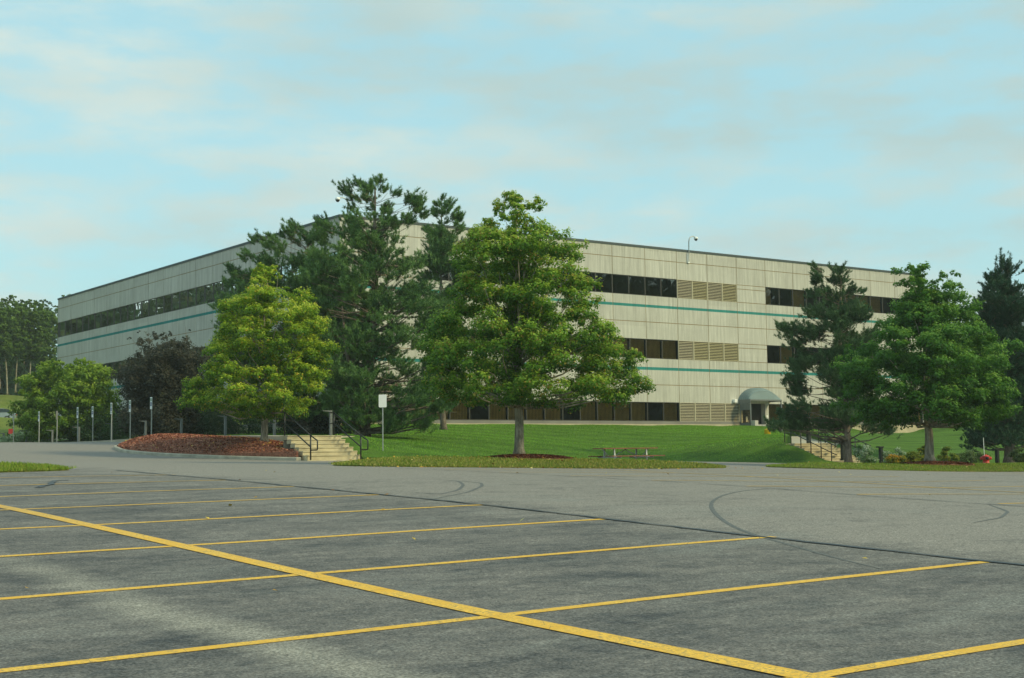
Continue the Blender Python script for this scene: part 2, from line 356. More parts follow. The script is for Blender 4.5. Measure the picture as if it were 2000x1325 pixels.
def make_panel(name, base, joint=False):
    m_, t, b = newmat(name); g = NB(t); p = g.pos(); X, Y, Z = g.xyz(p)[:3]
    s = g.math('ADD', X, Y)
    streak = g.noise(g.comb(g.math('MULTIPLY', s, 5.5), 0.0, g.math('MULTIPLY', Z, 0.35)), 1.0, 4, 0.62)
    rib = g.noise(g.comb(g.math('MULTIPLY', s, 14.0), 3.0, g.math('MULTIPLY', Z, 0.12)), 1.0, 2, 0.5)
    blot = g.noise(g.comb(g.math('MULTIPLY', s, 0.45), 7.0, g.math('MULTIPLY', Z, 0.6)), 1.0, 5, 0.6)
    fine = g.noise(p, 30, 4, 0.7)
    # each panel its own cast of concrete
    pid = g.comb(g.math('FLOOR', g.math('DIVIDE', g.math('SUBTRACT', s, CX+CY+0.35), 3.05)), g.math('FLOOR', g.math('MULTIPLY', Z, 0.55)), 0.0)
    wn = N(t, 'ShaderNodeTexWhiteNoise'); t.links.new(pid, wn.inputs[0])
    k = g.math('ADD', g.rng(streak, 0.3, 0.7, 0.84, 1.10), g.rng(blot, 0.3, 0.7, -0.10, 0.08))
    k = g.math('ADD', k, g.rng(rib, 0.35, 0.65, -0.05, 0.05))
    k = g.math('ADD', k, g.rng(wn.outputs[0], 0, 1, -0.045, 0.045))
    k = g.math('ADD', k, g.rng(fine, 0.3, 0.7, -0.04, 0.04))
    c = g.mix(1.0, base, g.comb(k, k, k), 'MULTIPLY')
    c = g.mix(g.math('MULTIPLY', g.rng(streak, 0.56, 0.42, 0.0, 1.0), g.rng(blot, 0.5, 0.62, 0.0, 0.45)), c, tuple(x*0.72 for x in base))
    drip = g.noise(g.comb(g.math('MULTIPLY', s, 3.1), 11.0, g.math('MULTIPLY', Z, 0.08)), 1.0, 5, 0.7)
    for top_, ln_ in ((ROOF_Z, 1.5), (11.29, 0.9), (6.81, 0.9)):
        w_ = g.math('MULTIPLY', g.rng(Z, top_-ln_, top_, 0.0, 1.0), g.rng(Z, top_, top_+0.01, 1.0, 0.0))
        c = g.mix(g.math('MULTIPLY', w_, g.rng(drip, 0.50, 0.66, 0.0, 0.38)), c, tuple(x*0.45 for x in base))
    t.links.new(c, b.inputs[0]); b.inputs['Roughness'].default_value = 0.9; b.inputs['Specular IOR Level'].default_value = 0.2
    t.links.new(g.bump(g.math('ADD', fine, g.math('MULTIPLY', rib, 2.0)), 0.006), b.inputs['Normal'])
    return m_
M_PANEL = make_panel('precast_concrete', (0.54, 0.53, 0.485))
M_TEAL = make_panel('teal_paint', (0.035, 0.245, 0.235))
M_SEAL = plain('joint_sealant', (0.27, 0.19, 0.09), 0.8)
M_COPE = plain('coping_metal', (0.045, 0.065, 0.072), 0.5, 0.0)
M_FRAME = plain('window_frame_metal', (0.16, 0.15, 0.13), 0.45)
M_FRAMED = plain('dark_window_frame', (0.05, 0.048, 0.042), 0.45)
M_SILL = plain('grey_sill_metal', (0.21, 0.20, 0.185), 0.6, scale=0.7, var=0.15)
M_FOUND = plain('foundation_concrete', (0.50, 0.44, 0.30), 0.9, scale=1.5, var=0.2)
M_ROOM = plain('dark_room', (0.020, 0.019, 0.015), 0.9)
M_BLIND = plain('vertical_blind', (0.85, 0.70, 0.36), 0.8, var=0.12, scale=1.1)
M_LOUV = plain('louvre_metal', (0.50, 0.45, 0.33), 0.5)
M_LOUVY = plain('yellowed_louvre_metal', (0.50, 0.45, 0.27), 0.5)
def make_glass():
    m_, t, b = newmat('tinted_window_glass'); t.nodes.remove(b); o = t.nodes['Material Output']; g = NB(t)
    tr = N(t, 'ShaderNodeBsdfTransparent'); tr.inputs[0].default_value = (0.74, 0.62, 0.40, 1)
    gl = N(t, 'ShaderNodeBsdfGlossy'); gl.inputs['Roughness'].default_value = 0.015; gl.inputs[0].default_value = (0.92, 0.95, 0.93, 1)
    fr = N(t, 'ShaderNodeFresnel'); fr.inputs[0].default_value = 1.95
    n = g.noise(g.pos(), 0.8, 2, 0.5); bp = g.bump(n, 0.004); t.links.new(bp, gl.inputs['Normal'])
    mx_ = N(t, 'ShaderNodeMixShader'); t.links.new(fr.outputs[0], mx_.inputs[0]); t.links.new(tr.outputs[0], mx_.inputs[1]); t.links.new(gl.outputs[0], mx_.inputs[2])
    t.links.new(mx_.outputs[0], o.inputs[0]); return m_
M_GLASS = make_glass()
def make_leaf(name, trans=0.35, rough=0.55, spec=0.3):
    m_, t, b = newmat(name); o = t.nodes['Material Output']
    a = N(t, 'ShaderNodeVertexColor', layer_name='tint')
    t.links.new(a.outputs[0], b.inputs[0]); b.inputs['Roughness'].default_value = rough; b.inputs['Specular IOR Level'].default_value = spec
    if trans:
        tl = N(t, 'ShaderNodeBsdfTranslucent'); t.links.new(a.outputs[0], tl.inputs[0])
        mx_ = N(t, 'ShaderNodeMixShader'); mx_.inputs[0].default_value = trans
        t.links.new(b.outputs[0], mx_.inputs[1]); t.links.new(tl.outputs[0], mx_.inputs[2]); t.links.new(mx_.outputs[0], o.inputs[0])
    return m_
M_LEAF = make_leaf('broad_leaf', 0.45); M_NEEDLE = make_leaf('pine_needles', 0.15, 0.5, 0.3); M_BLADE = make_leaf('grass_blades', 0.3, 0.8, 0.1); M_LITTER = make_leaf('leaf_litter', 0.0, 0.8, 0.1)
def make_bark(name, a, b_, sc=9):
    m_, t, b = newmat(name); g = NB(t); p = g.pos()
    n = g.noise(g.map(p, (1, 1, 0.22)), sc, 6, 0.7, 0.6); l = g.noise(p, 3.2, 4, 0.6)
    c = g.mix(g.rng(n, 0.38, 0.62), a, b_)
    c = g.mix(g.rng(l, 0.52, 0.66, 0, 0.7), c, tuple(min(1, x*1.25+0.03) for x in b_))
    t.links.new(c, b.inputs[0]); b.inputs['Roughness'].default_value = 0.95; b.inputs['Specular IOR Level'].default_value = 0.1
    t.links.new(g.bump(n, 0.05), b.inputs['Normal']); return m_
M_BARK = make_bark('maple_bark', (0.15, 0.135, 0.105), (0.42, 0.38, 0.30))
M_PBARK = make_bark('pine_bark', (0.10, 0.085, 0.07), (0.27, 0.225, 0.18))
M_PALEB = make_bark('pale_bark', (0.20, 0.18, 0.13), (0.36, 0.33, 0.26))
M_KERB = plain('kerb_concrete', (0.42, 0.39, 0.31), 0.9, scale=2.5, var=0.25)
M_STEP = plain('step_concrete', (0.50, 0.44, 0.29), 0.9, scale=2.0, var=0.25, bump=0.01)
M_WALK = plain('walk_concrete', (0.42, 0.38, 0.29), 0.9, scale=1.2, var=0.15)
M_RAIL = plain('black_rail_paint', (0.012, 0.015, 0.016), 0.4)
M_GALV = plain('galvanised_steel', (0.42, 0.44, 0.43), 0.45, 0.5, scale=20)
M_POST = plain('grey_post_paint', (0.13, 0.145, 0.15), 0.5)
M_WHITE = plain('white_sign_sheet', (0.93, 0.93, 0.92), 0.4, var=0.02)
M_CANOPY = plain('canopy_fabric', (0.17, 0.235, 0.245), 0.75, var=0.08, scale=1.2)
M_GREYM = plain('grey_frame_metal', (0.16, 0.175, 0.18), 0.5)
M_DOOR = plain('bronze_door', (0.022, 0.018, 0.016), 0.35)
M_RED = plain('red_hydrant_paint', (0.55, 0.035, 0.025), 0.4)
M_BLACK = plain('black_rubber', (0.012, 0.012, 0.012), 0.7)
M_WOOD = plain('brown_plank', (0.22, 0.085, 0.045), 0.7, scale=5, var=0.25)
M_YEL = plain('yellow_plastic', (0.80, 0.47, 0.02), 0.4)

# ------------------------------------------------------------------ surface patches
def patch(name, outline, hfun, step, mat, kind='structure', lift=0.0, skirt=0.0, extra=None):
    """ground sheet inside a plan outline, heights from hfun"""
    O = []
    n = len(outline)
    for i in range(n):
        a = np.array(outline[i][:2], float); b = np.array(outline[(i+1) % n][:2], float)
        k = max(1, int(np.linalg.norm(b-a)/step))
        for j in range(k): O.append(a+(b-a)*j/k)
    O = np.array(O)
    lo = O.min(0); hi = O.max(0)
    gx, gy = np.meshgrid(np.arange(lo[0]+step*.5, hi[0], step), np.arange(lo[1]+step*.5, hi[1], step*0.87))
    gx = gx + (np.arange(gx.shape[0])[:, None] % 2)*step*0.5
    q = np.stack([gx.ravel(), gy.ravel()], 1)
    inside = np.zeros(len(q), bool); m_ = len(O); dmin = np.full(len(q), 1e9)
    for i in range(m_):
        a, b = O[i], O[(i+1) % m_]
        cond = ((a[1] > q[:, 1]) != (b[1] > q[:, 1]))
        with np.errstate(divide='ignore', invalid='ignore'):
            xi = (b[0]-a[0])*(q[:, 1]-a[1])/(b[1]-a[1])+a[0]
        inside ^= cond & (q[:, 0] < xi)
        ab = b-a; tt = np.clip(((q-a) @ ab)/(ab @ ab+1e-12), 0, 1); dmin = np.minimum(dmin, np.linalg.norm(q-(a+tt[:, None]*ab), axis=1))
    q = q[inside & (dmin > step*0.35)]
    P = np.concatenate([O, q])
    vv, ee, ff, *_ = delaunay_2d_cdt([Vector(p) for p in P], [(i, (i+1) % m_) for i in range(m_)], [list(range(m_))], 1, 1e-6)
    V2 = np.array([(v[0], v[1]) for v in vv]); z = hfun(V2)+lift
    mb = MB(); mb.v = [(float(a[0]), float(a[1]), float(c)) for a, c in zip(V2, z)]
    for f in ff:
        f = list(f); a, b, c = [V2[i] for i in f[:3]]
        if (b[0]-a[0])*(c[1]-a[1])-(b[1]-a[1])*(c[0]-a[0]) < 0: f.reverse()
        mb.f.append(tuple(f)); mb.m.append(0)
    if skirt:
        zo = hfun(O)+lift
        for i in range(m_):
            j = (i+1) % m_
            mb.quad((O[i][0], O[i][1], zo[i]), (O[i][0], O[i][1], zo[i]-skirt), (O[j][0], O[j][1], zo[j]-skirt), (O[j][0], O[j][1], zo[j]))
    o = mb.build(name, mat, smooth=True)
    tag(o, kind=kind); return o

def strip(mb, pts, w, hfun, lift, seg=0.5, mi=0, wfun=None):
    """flat ribbon on a surface along a plan polyline"""
    P = [np.array(p[:2], float) for p in pts]; Q = []
    for a, b in zip(P[:-1], P[1:]):
        k = max(1, int(np.linalg.norm(b-a)/seg))
        Q += [a+(b-a)*j/k for j in range(k)]
    Q.append(P[-1]); Q = np.array(Q)
    T = np.gradient(Q, axis=0); T /= np.linalg.norm(T, axis=1)[:, None]+1e-9; Nn = np.stack([-T[:, 1], T[:, 0]], 1)
    ww = np.full(len(Q), w) if wfun is None else wfun(np.linspace(0, 1, len(Q)))*w
    A = Q+Nn*ww[:, None]/2; B = Q-Nn*ww[:, None]/2; za = hfun(A)+lift; zb = hfun(B)+lift
    for i in range(len(Q)-1):
        mb.quad((*B[i], zb[i]), (*B[i+1], zb[i+1]), (*A[i+1], za[i+1]), (*A[i], za[i]), mi)
def kerb(name, pts, hfun, w=0.15, up=0.13, closed=False):
    mb = MB(); P = [np.array(p[:2], float) for p in pts]
    if closed: P.append(P[0])
    Q = []
    for a, b in zip(P[:-1], P[1:]):
        k = max(1, int(np.linalg.norm(b-a)/0.4)); Q += [a+(b-a)*j/k for j in range(k)]
    Q.append(P[-1]); Q = np.array(Q); T = np.gradient(Q, axis=0); T /= np.linalg.norm(T, axis=1)[:, None]; Nn = np.stack([-T[:, 1], T[:, 0]], 1)
    z = hfun(Q); r = 0.03
    prof = [(-w/2, -0.2), (-w/2, up-r), (-w/2+r, up), (w/2-r, up), (w/2, up-r), (w/2, -0.2)]
    n0 = 0
    for i in range(len(Q)):
        for a, h in prof: mb.v.append((Q[i][0]+Nn[i][0]*a, Q[i][1]+Nn[i][1]*a, z[i]+h))
    k = len(prof)
    for i in range(len(Q)-1):
        for j in range(k-1): mb.f.append((i*k+j, i*k+j+1, (i+1)*k+j+1, (i+1)*k+j)); mb.m.append(0)
    mb.f.append(tuple(range(k))); mb.m.append(0); mb.f.append(tuple((len(Q)-1)*k+j for j in reversed(range(k)))); mb.m.append(0)
    return tag(mb.build(name, M_KERB), kind='structure')

# base ground out to the horizon
def ground_z(Q):
    Q = np.atleast_2d(Q); x, y = Q[:, 0], Q[:, 1]
    z = np.full(len(Q), -1.2)
    z = z + np.clip((y-20)/60, 0, 1)*1.2
    z = z - np.clip((0-y)/60, 0, 1)*2.5
    # bank climbing beyond the drive on the left
    s = np.clip((y-112)/62, 0, 1)**1.5*np.clip((75-x)/20, 0, 1)
    z = z + 0.9*np.clip((y-100)/12, 0, 1) + s*7.4
    far = np.clip((np.hypot(x, y)-260)/400, 0, 1); z = z*(1-far) - 1.0*far
    return z
ax = np.concatenate([np.arange(-1500, -100, 100), np.arange(-100, 160, 4.0), np.arange(160, 1601, 100)])
ay = np.concatenate([np.arange(-1500, -100, 100), np.arange(-100, 240, 4.0), np.arange(240, 1601, 100)])
gx, gy = np.meshgrid(ax, ay); V = np.stack([gx.ravel(), gy.ravel()], 1)
zz = ground_z(V)
nx = len(ax); idx = np.arange(len(V)).reshape(len(ay), nx)
Fq = np.stack([idx[:-1, :-1].ravel(), idx[:-1, 1:].ravel(), idx[1:, 1:].ravel(), idx[1:, :-1].ravel()], 1)
# stays clear below the car park, the islands and the lawns
inn = (V[:, 0] > -62) & (V[:, 0] < 112) & (V[:, 1] > -62) & (V[:, 1] < 46)
inn |= (V[:, 0] > -62) & (V[:, 0] < 112) & (V[:, 1] >= 44) & (V[:, 1] < 108)
zz = np.where(inn, np.minimum(zz, -0.1)-1.6-np.clip(-V[:, 1]/20, 0, 3), zz)
raw = raw_mesh('ground', np.column_stack([V, zz]), Fq, M_FIELD, smooth=True); tag(raw, kind='structure')

ASPH = [(-60,-60),(90,-60),(90,41),(60,44),(36,46),(33,48),(30,50),(28.6,56),(28.3,70),(28.3,104),(24,112),(-4,114),(-60,112)]
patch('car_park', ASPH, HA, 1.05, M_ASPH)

# painted stall lines (one object of road marking)
mb = MB()
g1 = [float(at(px, py, x=11.06)[1]) for px, py in SEAM]           # where the stall ends sit on the tar seam
ys = sorted([5.12, 7.9, 10.66, 13.31, 15.97, 18.7, 21.5, 24.1, 26.9, 2.4, -0.35, -3.1])
for i, y in enumerate(ys):
    x1 = 11.14 + 0.12*((i*7) % 3-1)*0.5
    strip(mb, [(0.15, y), (x1, y)], 0.115, HA, 0.004)
strip(mb, [(5.6, -3.4), (5.6, 21.6)], 0.185, HA, 0.0065)
for i, y in enumerate([10.4, 13.15, 15.9, 18.5, 21.1, 23.7, 26.3, 28.6]):
    strip(mb, [(18.75, y), (29.6, y)], 0.105, HA, 0.004)
strip(mb, [(24.3, 8.0), (24.3, 28.6)], 0.15, HA, 0.0065)
for i in range(7): strip(mb, [(37.0, 12+2.74*i), (48, 12+2.74*i)], 0.105, HA, 0.004)
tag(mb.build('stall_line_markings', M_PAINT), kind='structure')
# tar seam along the stall ends and short cracks
mb = MB()
def wob(pts, amp, n=40):
    P = np.array(pts, float); t = np.linspace(0, 1, n); d = np.concatenate([[0], np.cumsum(np.linalg.norm(np.diff(P, axis=0), axis=1))]); d /= d[-1]
    Q = np.stack([np.interp(t, d, P[:, 0]), np.interp(t, d, P[:, 1])], 1); return Q+rng.normal(0, amp, Q.shape)
strip(mb, wob([(11.12, -6), (11.06, 10), (11.10, 20), (11.0, 29.6)], 0.012, 160), 0.065, HA, 0.0095, 0.3, wfun=lambda t: 0.8+0.6*np.abs(np.sin(t*61)))
strip(mb, wob([(18.35, 12), (18.6, 17.5), (18.5, 24), (18.2, 30)], 0.015, 80), 0.05, HA, 0.0095, 0.3, wfun=lambda t: 0.4+1.0*np.abs(np.sin(t*37)))
strip(mb, wob([col_xy(72, y=23.2, py=956), col_xy(96, y=24.0, py=952), col_xy(108, y=25.2, py=945), col_xy(135, y=25.4, py=943)], 0.02, 20), 0.10, HA, 0.0095, 0.2)
strip(mb, wob([(8.2, 29.4), (9.3, 27.9), (10.6, 27.0), (10.9, 26.2)], 0.03, 24), 0.05, HA, 0.0095, 0.2)
tag(mb.build('tar_seam', M_CRACK), kind='structure')
# curved tyre marks in the aisle
mb = MB()
def ground_px(px, py):
    v = ray(px, py); lo, hi = 2.0, 80.0
    ts = np.linspace(lo, hi, 1200); P = ts[:, None]*v[None, :]; h = HA(P)-P[:, 2]
    i = int(np.argmax(h > 0)); return float(P[i, 0]), float(P[i, 1])
def curve(pxs, w=0.10):
    P = np.array([ground_px(*p) for p in pxs]); t = np.linspace(0, 1, len(P)); tt = np.linspace(0, 1, 70)
    # Catmull-like smoothing
    Q = np.stack([np.interp(tt, t, P[:, k]) for k in (0, 1)], 1)
    for _ in range(12): Q[1:-1] = (Q[:-2]+2*Q[1:-1]+Q[2:])/4
    strip(mb, Q, w, HA, 0.0028, 0.3, wfun=lambda t: 0.25+0.75*np.sin(np.pi*np.clip(t*1.02, 0, 1))**0.5)
curve([(1500,955),(1450,959),(1410,968),(1390,980),(1388,992),(1400,1008),(1430,1030),(1480,1048),(1540,1064),(1620,1088),(1720,1112)], 0.06)
curve([(800,962),(860,966),(895,958),(906,948),(895,940),(850,937)], 0.06)
curve([(850,975),(915,962),(942,950),(940,944),(900,940)], 0.06)
curve([(1930,986),(1970,1000),(1955,1012),(1900,1022)], 0.05)
tag(mb.build('tyre_marks', M_SKID), kind='structure')

# ------------------------------------------------------------------ grass islands, lawns, mulch
def smooth_closed(pts, n=90, it=6):
    P = np.array(list(pts)+[pts[0]], float); d = np.concatenate([[0], np.cumsum(np.linalg.norm(np.diff(P, axis=0), axis=1))]); t = np.linspace(0, d[-1], n, endpoint=False)
    Q = np.stack([np.interp(t, d, P[:, 0]), np.interp(t, d, P[:, 1])], 1)
    for _ in range(it): Q = (np.roll(Q, 1, 0)+2*Q+np.roll(Q, -1, 0))/4
    return Q
def dist_to(O, q):
    d = np.full(len(q), 1e9)
    for i in range(len(O)):
        a, b = O[i], O[(i+1) % len(O)]; ab = b-a; t = np.clip(((q-a) @ ab)/(ab @ ab+1e-12), 0, 1); d = np.minimum(d, np.linalg.norm(q-(a+t[:, None]*ab), axis=1))
    return d
def inside(O, q):
    r = np.zeros(len(q), bool)
    for i in range(len(O)):
        a, b = O[i], O[(i+1) % len(O)]
        c = ((a[1] > q[:, 1]) != (b[1] > q[:, 1]))
        with np.errstate(divide='ignore', invalid='ignore'): xi = (b[0]-a[0])*(q[:, 1]-a[1])/(b[1]-a[1])+a[0]
        r ^= c & (q[:, 0] < xi)
    return r
def mound(O, h, reach):
    def f(q):
        q = np.atleast_2d(q)[:, :2]; d = dist_to(O, q); s = np.clip(d/reach, 0, 1)
        return HA(q)+0.03+h*(1-(1-s)**2)
    return f
ISL = {}
def island(key, pts, h, reach):
    O = smooth_closed(pts, 80, 3); f = mound(O, h, reach); ISL[key] = (O, f)
    patch('grass_island', [tuple(p) for p in O], f, 0.5, M_ISLE, skirt=0.25)
    return f
f_mid = island('mid', [(18.3,33.4),(18.7,32.1),(19.9,31.45),(24,31.4),(28,31.4),(31.2,31.7),(32.3,32.6),(30.5,34.6),(27,37.2),(22.5,37.9),(20.3,36.6)], 0.20, 2.6)
f_left = island('left', [(-4,31.0),(4,29.6),(8.6,29.6),(10.3,30.1),(10.5,30.6),(8.6,32.2),(3,33.6),(-4,34)], 0.16, 1.6)
f_right = island('right', [(35.4,32.3),(38,31.1),(46,30.8),(60,30.8),(75,31),(75,37),(60,37.6),(46,37.6),(39,37.0),(36.2,35.2)], 0.16, 2.6)

SX0 = col_xy(597, y=46.8, py=897)[0]; SX1 = col_xy(704, y=46.8, py=897)[0]
LAWN1 = [(SX1+.06,46.5),(27.6,45.6),(30.0,44.6),(33,43.3),(36,41.8),(43,41.6),(49.9,42.6),(50.15,44.4),(50.15,47.0),(54,50.0),(60,55.7),(68,63.6),(75.2,71.6),(75.2,76.5),(43.5,76.5),(43.5,126),(30.0,126),(30.0,100),(30.0,75),(29.9,62),(29.6,56),(29.4,53),(28.4,49.9),(SX1+.06,48.6)]
O1 = np.array(LAWN1)
def f_l1(q):
    q = np.atleast_2d(q)[:, :2]; z = HL(q)
    return z
patch('lawn', LAWN1, f_l1, 1.1, M_LAWN, skirt=0.8)
LAWN2 = [(52.95,43.4),(60,42.6),(75,41.6),(100,40),(125,45),(140,80),(120,120),(98,120),(98,77),(79.2,77),(79.2,72.6),(77.5,70.4),(69.5,62),(61.5,54.1),(55.6,48.3),(52.95,46.6)]
patch('lawn', LAWN2, HR, 1.3, M_LAWN, skirt=0.8)
def hl(x, y): return float(HL([(x, y)])[0])
def hr(x, y): return float(HR([(x, y)])[0])

# kerbed mulch bed beside the drive, its mound rising to the walk
BED = smooth_closed([(22.4,60.4),(21.9,58),(22.3,54.5),(23.0,50.5),(23.8,47.9),(24.4,46.8),(24.45,48.5),(26.1,50.4),(27.1,53.2),(27.2,56),(27.2,61),(25.2,63.4),(23.4,62.4)], 140, 2)
def f_bed(q):
    q = np.atleast_2d(q)[:, :2]; d = dist_to(BED, q); s = np.clip(d/2.2, 0, 1)
    back = np.clip((q[:, 0]-22)/5, 0, 1)
    return HA(q)*(1-back)+(HA(q)*0.3+0.7*(walk_z(q[:, 1])-0.25))*back*1.0+0.12+0.50*(1-(1-s)**2)*(1-0.35*back)
patch('mulch_bed', [tuple(p) for p in BED], f_bed, 0.35, M_MULCH, skirt=0.3)
kb = [tuple(p) for p in BED]
c0 = BED.mean(0)
KP = np.array([p+(p-c0)/np.linalg.norm(p-c0)*0.10 for p in BED])
kerb('mulch_kerb', [tuple(p) for p in KP], HA, closed=True)
# grass verge between the bed and the walk
def f_walk(q):
    q = np.atleast_2d(q)[:, :2]; return walk_z(q[:, 1])
patch('sidewalk', [(SX0,48.6),(SX1,48.6),(28.4,49.9),(29.4,53),(29.6,56),(29.9,62),(29.9,126),(28.3,126),(28.2,70),(27.5,63),(27.25,56),(27.1,53),(26.1,50.3)], f_walk, 0.8, M_WALK, skirt=0.6)
patch('walkway', [(49.9,46.55),(53.2,46.55),(55.8,48.2),(61.7,53.9),(69.7,61.9),(77.7,70.3),(79.4,72.4),(79.4,75.0),(75.1,75.0),(75.1,71.7),(67.9,63.7),(59.9,55.8),(53.9,50.1)],
      lambda q: np.interp(q[:, 0]+q[:, 1], [97, 110, 130, 150], [0.42, 0.48, 0.72, 1.20]), 1.0, M_WALK, skirt=0.5)
# mulch rings under the island maples
def ring(cx, cy, rx, ry, f, top):
    O = np.array([(cx+rx*math.cos(a)*(1+0.08*math.sin(3*a+1)), cy+ry*math.sin(a)*(1+0.06*math.cos(5*a))) for a in np.linspace(0, 2*math.pi, 40, endpoint=False)])
    def h(q):
        q = np.atleast_2d(q)[:, :2]; d = dist_to(O, q); s = np.clip(d/1.0, 0, 1); return f(q)+0.02+top*(1-(1-s)**2)
    patch('mulch_ring', [tuple(p) for p in O], h, 0.25, M_MULCH, skirt=0.15); return O, h
MX, MY = col_xy(1014, y=34.6); RX, RY = col_xy(1815, y=34.3)
RING1, h_ring1 = ring(MX+0.25, MY-0.3, 1.45, 0.95, f_mid, 0.10)
RING2, h_ring2 = ring(RX+0.2, RY-0.3, 1.75, 1.1, f_right, 0.10)

# ------------------------------------------------------------------ the office building
BX = thing('office_building', 'long three storey concrete office block with teal stripes and ribbon windows', 'building', (CX, CY, 2.0))
def FP(face, s, o, z):
    """point on a facade: s along it from the corner, o outward, z level, local to the building"""
    return (s, -o, z-2.0) if face == 'B' else (-o, s, z-2.0)
def fbox(mb, face, s0, s1, o0, o1, z0, z1, mi=0):
    a = FP(face, s0, o0, z0); b = FP(face, s1, o1, z1)
    mb.box(min(a[0], b[0]), max(a[0], b[0]), min(a[1], b[1]), max(a[1], b[1]), min(a[2], b[2]), max(a[2], b[2]), mi)
NA, NB_ = 17, 18; PW = 3.05; OFF = 0.35; G = 0.024
LA = NA*PW+2*OFF; LB = NB_*PW+2*OFF
ROOF, J1, WT1, WB1, TT1, TB1, J2, WT2, WB2, TT2, TB2, J3, WT3, WB3, SB = 14.87, 13.915, 12.66, 11.29, 10.655, 10.46, 9.417, 8.20, 6.81, 6.20, 5.99, 4.945, 3.71, 2.357, 2.15
def divisions(face):
    n = NB_ if face == 'B' else NA; Lf = LB if face == 'B' else LA
    s = [0.0 if face == 'B' else 0.15]+[OFF+PW*k for k in range(n+1)]+[Lf]
    return s
def blank(face, k, fl):      # bays with plain panels instead of windows
    if face == 'A': return False
    if fl == 3: return False
    return k in (0, 1, 11)
for face in 'BA':
    walls = [MB() for _ in range(4)]; stripes = [MB(), MB()]; backing = MB()
    S = divisions(face)
    for i in range(len(S)-1):
        a = S[i]+(G if 0 < i else 0); b = S[i+1]-(G if i < len(S)-2 else 0)
        if i == 0: b = S[1]-G
        k = i-1
        for wi, z0, z1 in ((0, J1+G, ROOF-0.13), (0, WT1, J1-G), (1, J2+G, TB1), (1, WT2, J2-G), (1, TT1, WB1), (2, J3+G, TB2), (2, WT3, J3-G), (2, TT2, WB2)):
            fbox(walls[wi], face, a, b, -0.12, 0, z0, z1)
        for wi, z0, z1 in ((0, TB1, TT1), (1, TB2, TT2)): fbox(stripes[wi], face, a, b, -0.12, 0.0, z0, z1)
        for fl, wb, wt in ((1, WB1, WT1), (2, WB2, WT2)):
            end = (i == 0 or i == len(S)-2)
            if end and face == 'B' or (not end and blank(face, k, fl)):
                fbox(walls[fl-1], face, a, b, -0.12, 0, wb+2*G, wt-0.36); fbox(walls[fl-1], face, a, b, -0.12, 0, wt-0.36+2*G, wt-2*G)
        fbox(walls[3], face, a, b, -0.12, 0.0, -0.5, SB)
    s0 = 0.02 if face == 'B' else 0.16
    Lf = (LB if face == 'B' else LA)-0.02
    for z0, z1 in ((WT1+.01, ROOF-0.15), (WT2+.01, WB1-.01), (WT3+.01, WB2-.01)): fbox(backing, face, s0, Lf, -0.10, -0.014, z0, z1)
    if face == 'B':
        for k in (0, 1, 11):
            for wb, wt in ((WB1, WT1), (WB2, WT2)): fbox(backing, face, (OFF if k else 0.02)+PW*k, OFF+PW*(k+1), -0.10, -0.014, wb-0.005, wt+0.005)
    [w_.build('wall', M_PANEL, BX) for w_ in walls]; [w_.build('stripe', M_TEAL, BX) for w_ in stripes]; backing.build('joint_backing', M_SEAL, BX)
# dark rooms behind the glass, back walls, roof
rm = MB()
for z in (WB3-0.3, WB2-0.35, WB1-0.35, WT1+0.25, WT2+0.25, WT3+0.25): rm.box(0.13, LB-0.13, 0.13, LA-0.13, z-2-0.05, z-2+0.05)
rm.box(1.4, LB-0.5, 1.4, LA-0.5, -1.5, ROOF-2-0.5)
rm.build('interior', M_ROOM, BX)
rf = MB(); rf.box(0.13, LB-0.13, 0.13, LA-0.13, ROOF-2-0.45, ROOF-2-0.30)
rf.box(LB-0.12, LB, 0.13, LA, -2.5, ROOF-2-0.13); rf.box(0.2, LB-0.13, LA-0.12, LA, -2.5, ROOF-2-0.13)
rf.build('roof', M_PANEL, BX)
cpg = MB()
for face in 'BA':
    Lf = LB if face == 'B' else LA
    fbox(cpg, face, -0.05 if face == 'B' else 0.34, Lf+0.05, -0.34, 0.05, ROOF-0.13, ROOF+0.02)
cpg.box(LB-0.3, LB+0.05, 0.34, LA, ROOF-2.13, ROOF-1.98)
cpg.build('coping', M_COPE, BX)
sl = MB()
fbox(sl, 'B', -0.10, OFF+PW*11-0.02, 0.003, 0.10, SB, WB3-0.01); fbox(sl, 'B', OFF+PW*12+0.05, LB, 0.003, 0.10, SB, WB3-0.01)
fbox(sl, 'A', 0.003, LA, 0.003, 0.10, SB, WB3-0.01)
sl.build('sill_band', M_SILL, BX)
fo = MB(); fbox(fo, 'B', -0.12, OFF+PW*11-0.02, 0.003, 0.13, -0.3, SB-0.004); fbox(fo, 'B', OFF+PW*12+0.05, LB, 0.003, 0.13, -0.3, SB-0.004); fbox(fo, 'A', 0.0, LA, 0.003, 0.13, -0.3, SB-0.004)
fo.build('foundation', M_FOUND, BX)
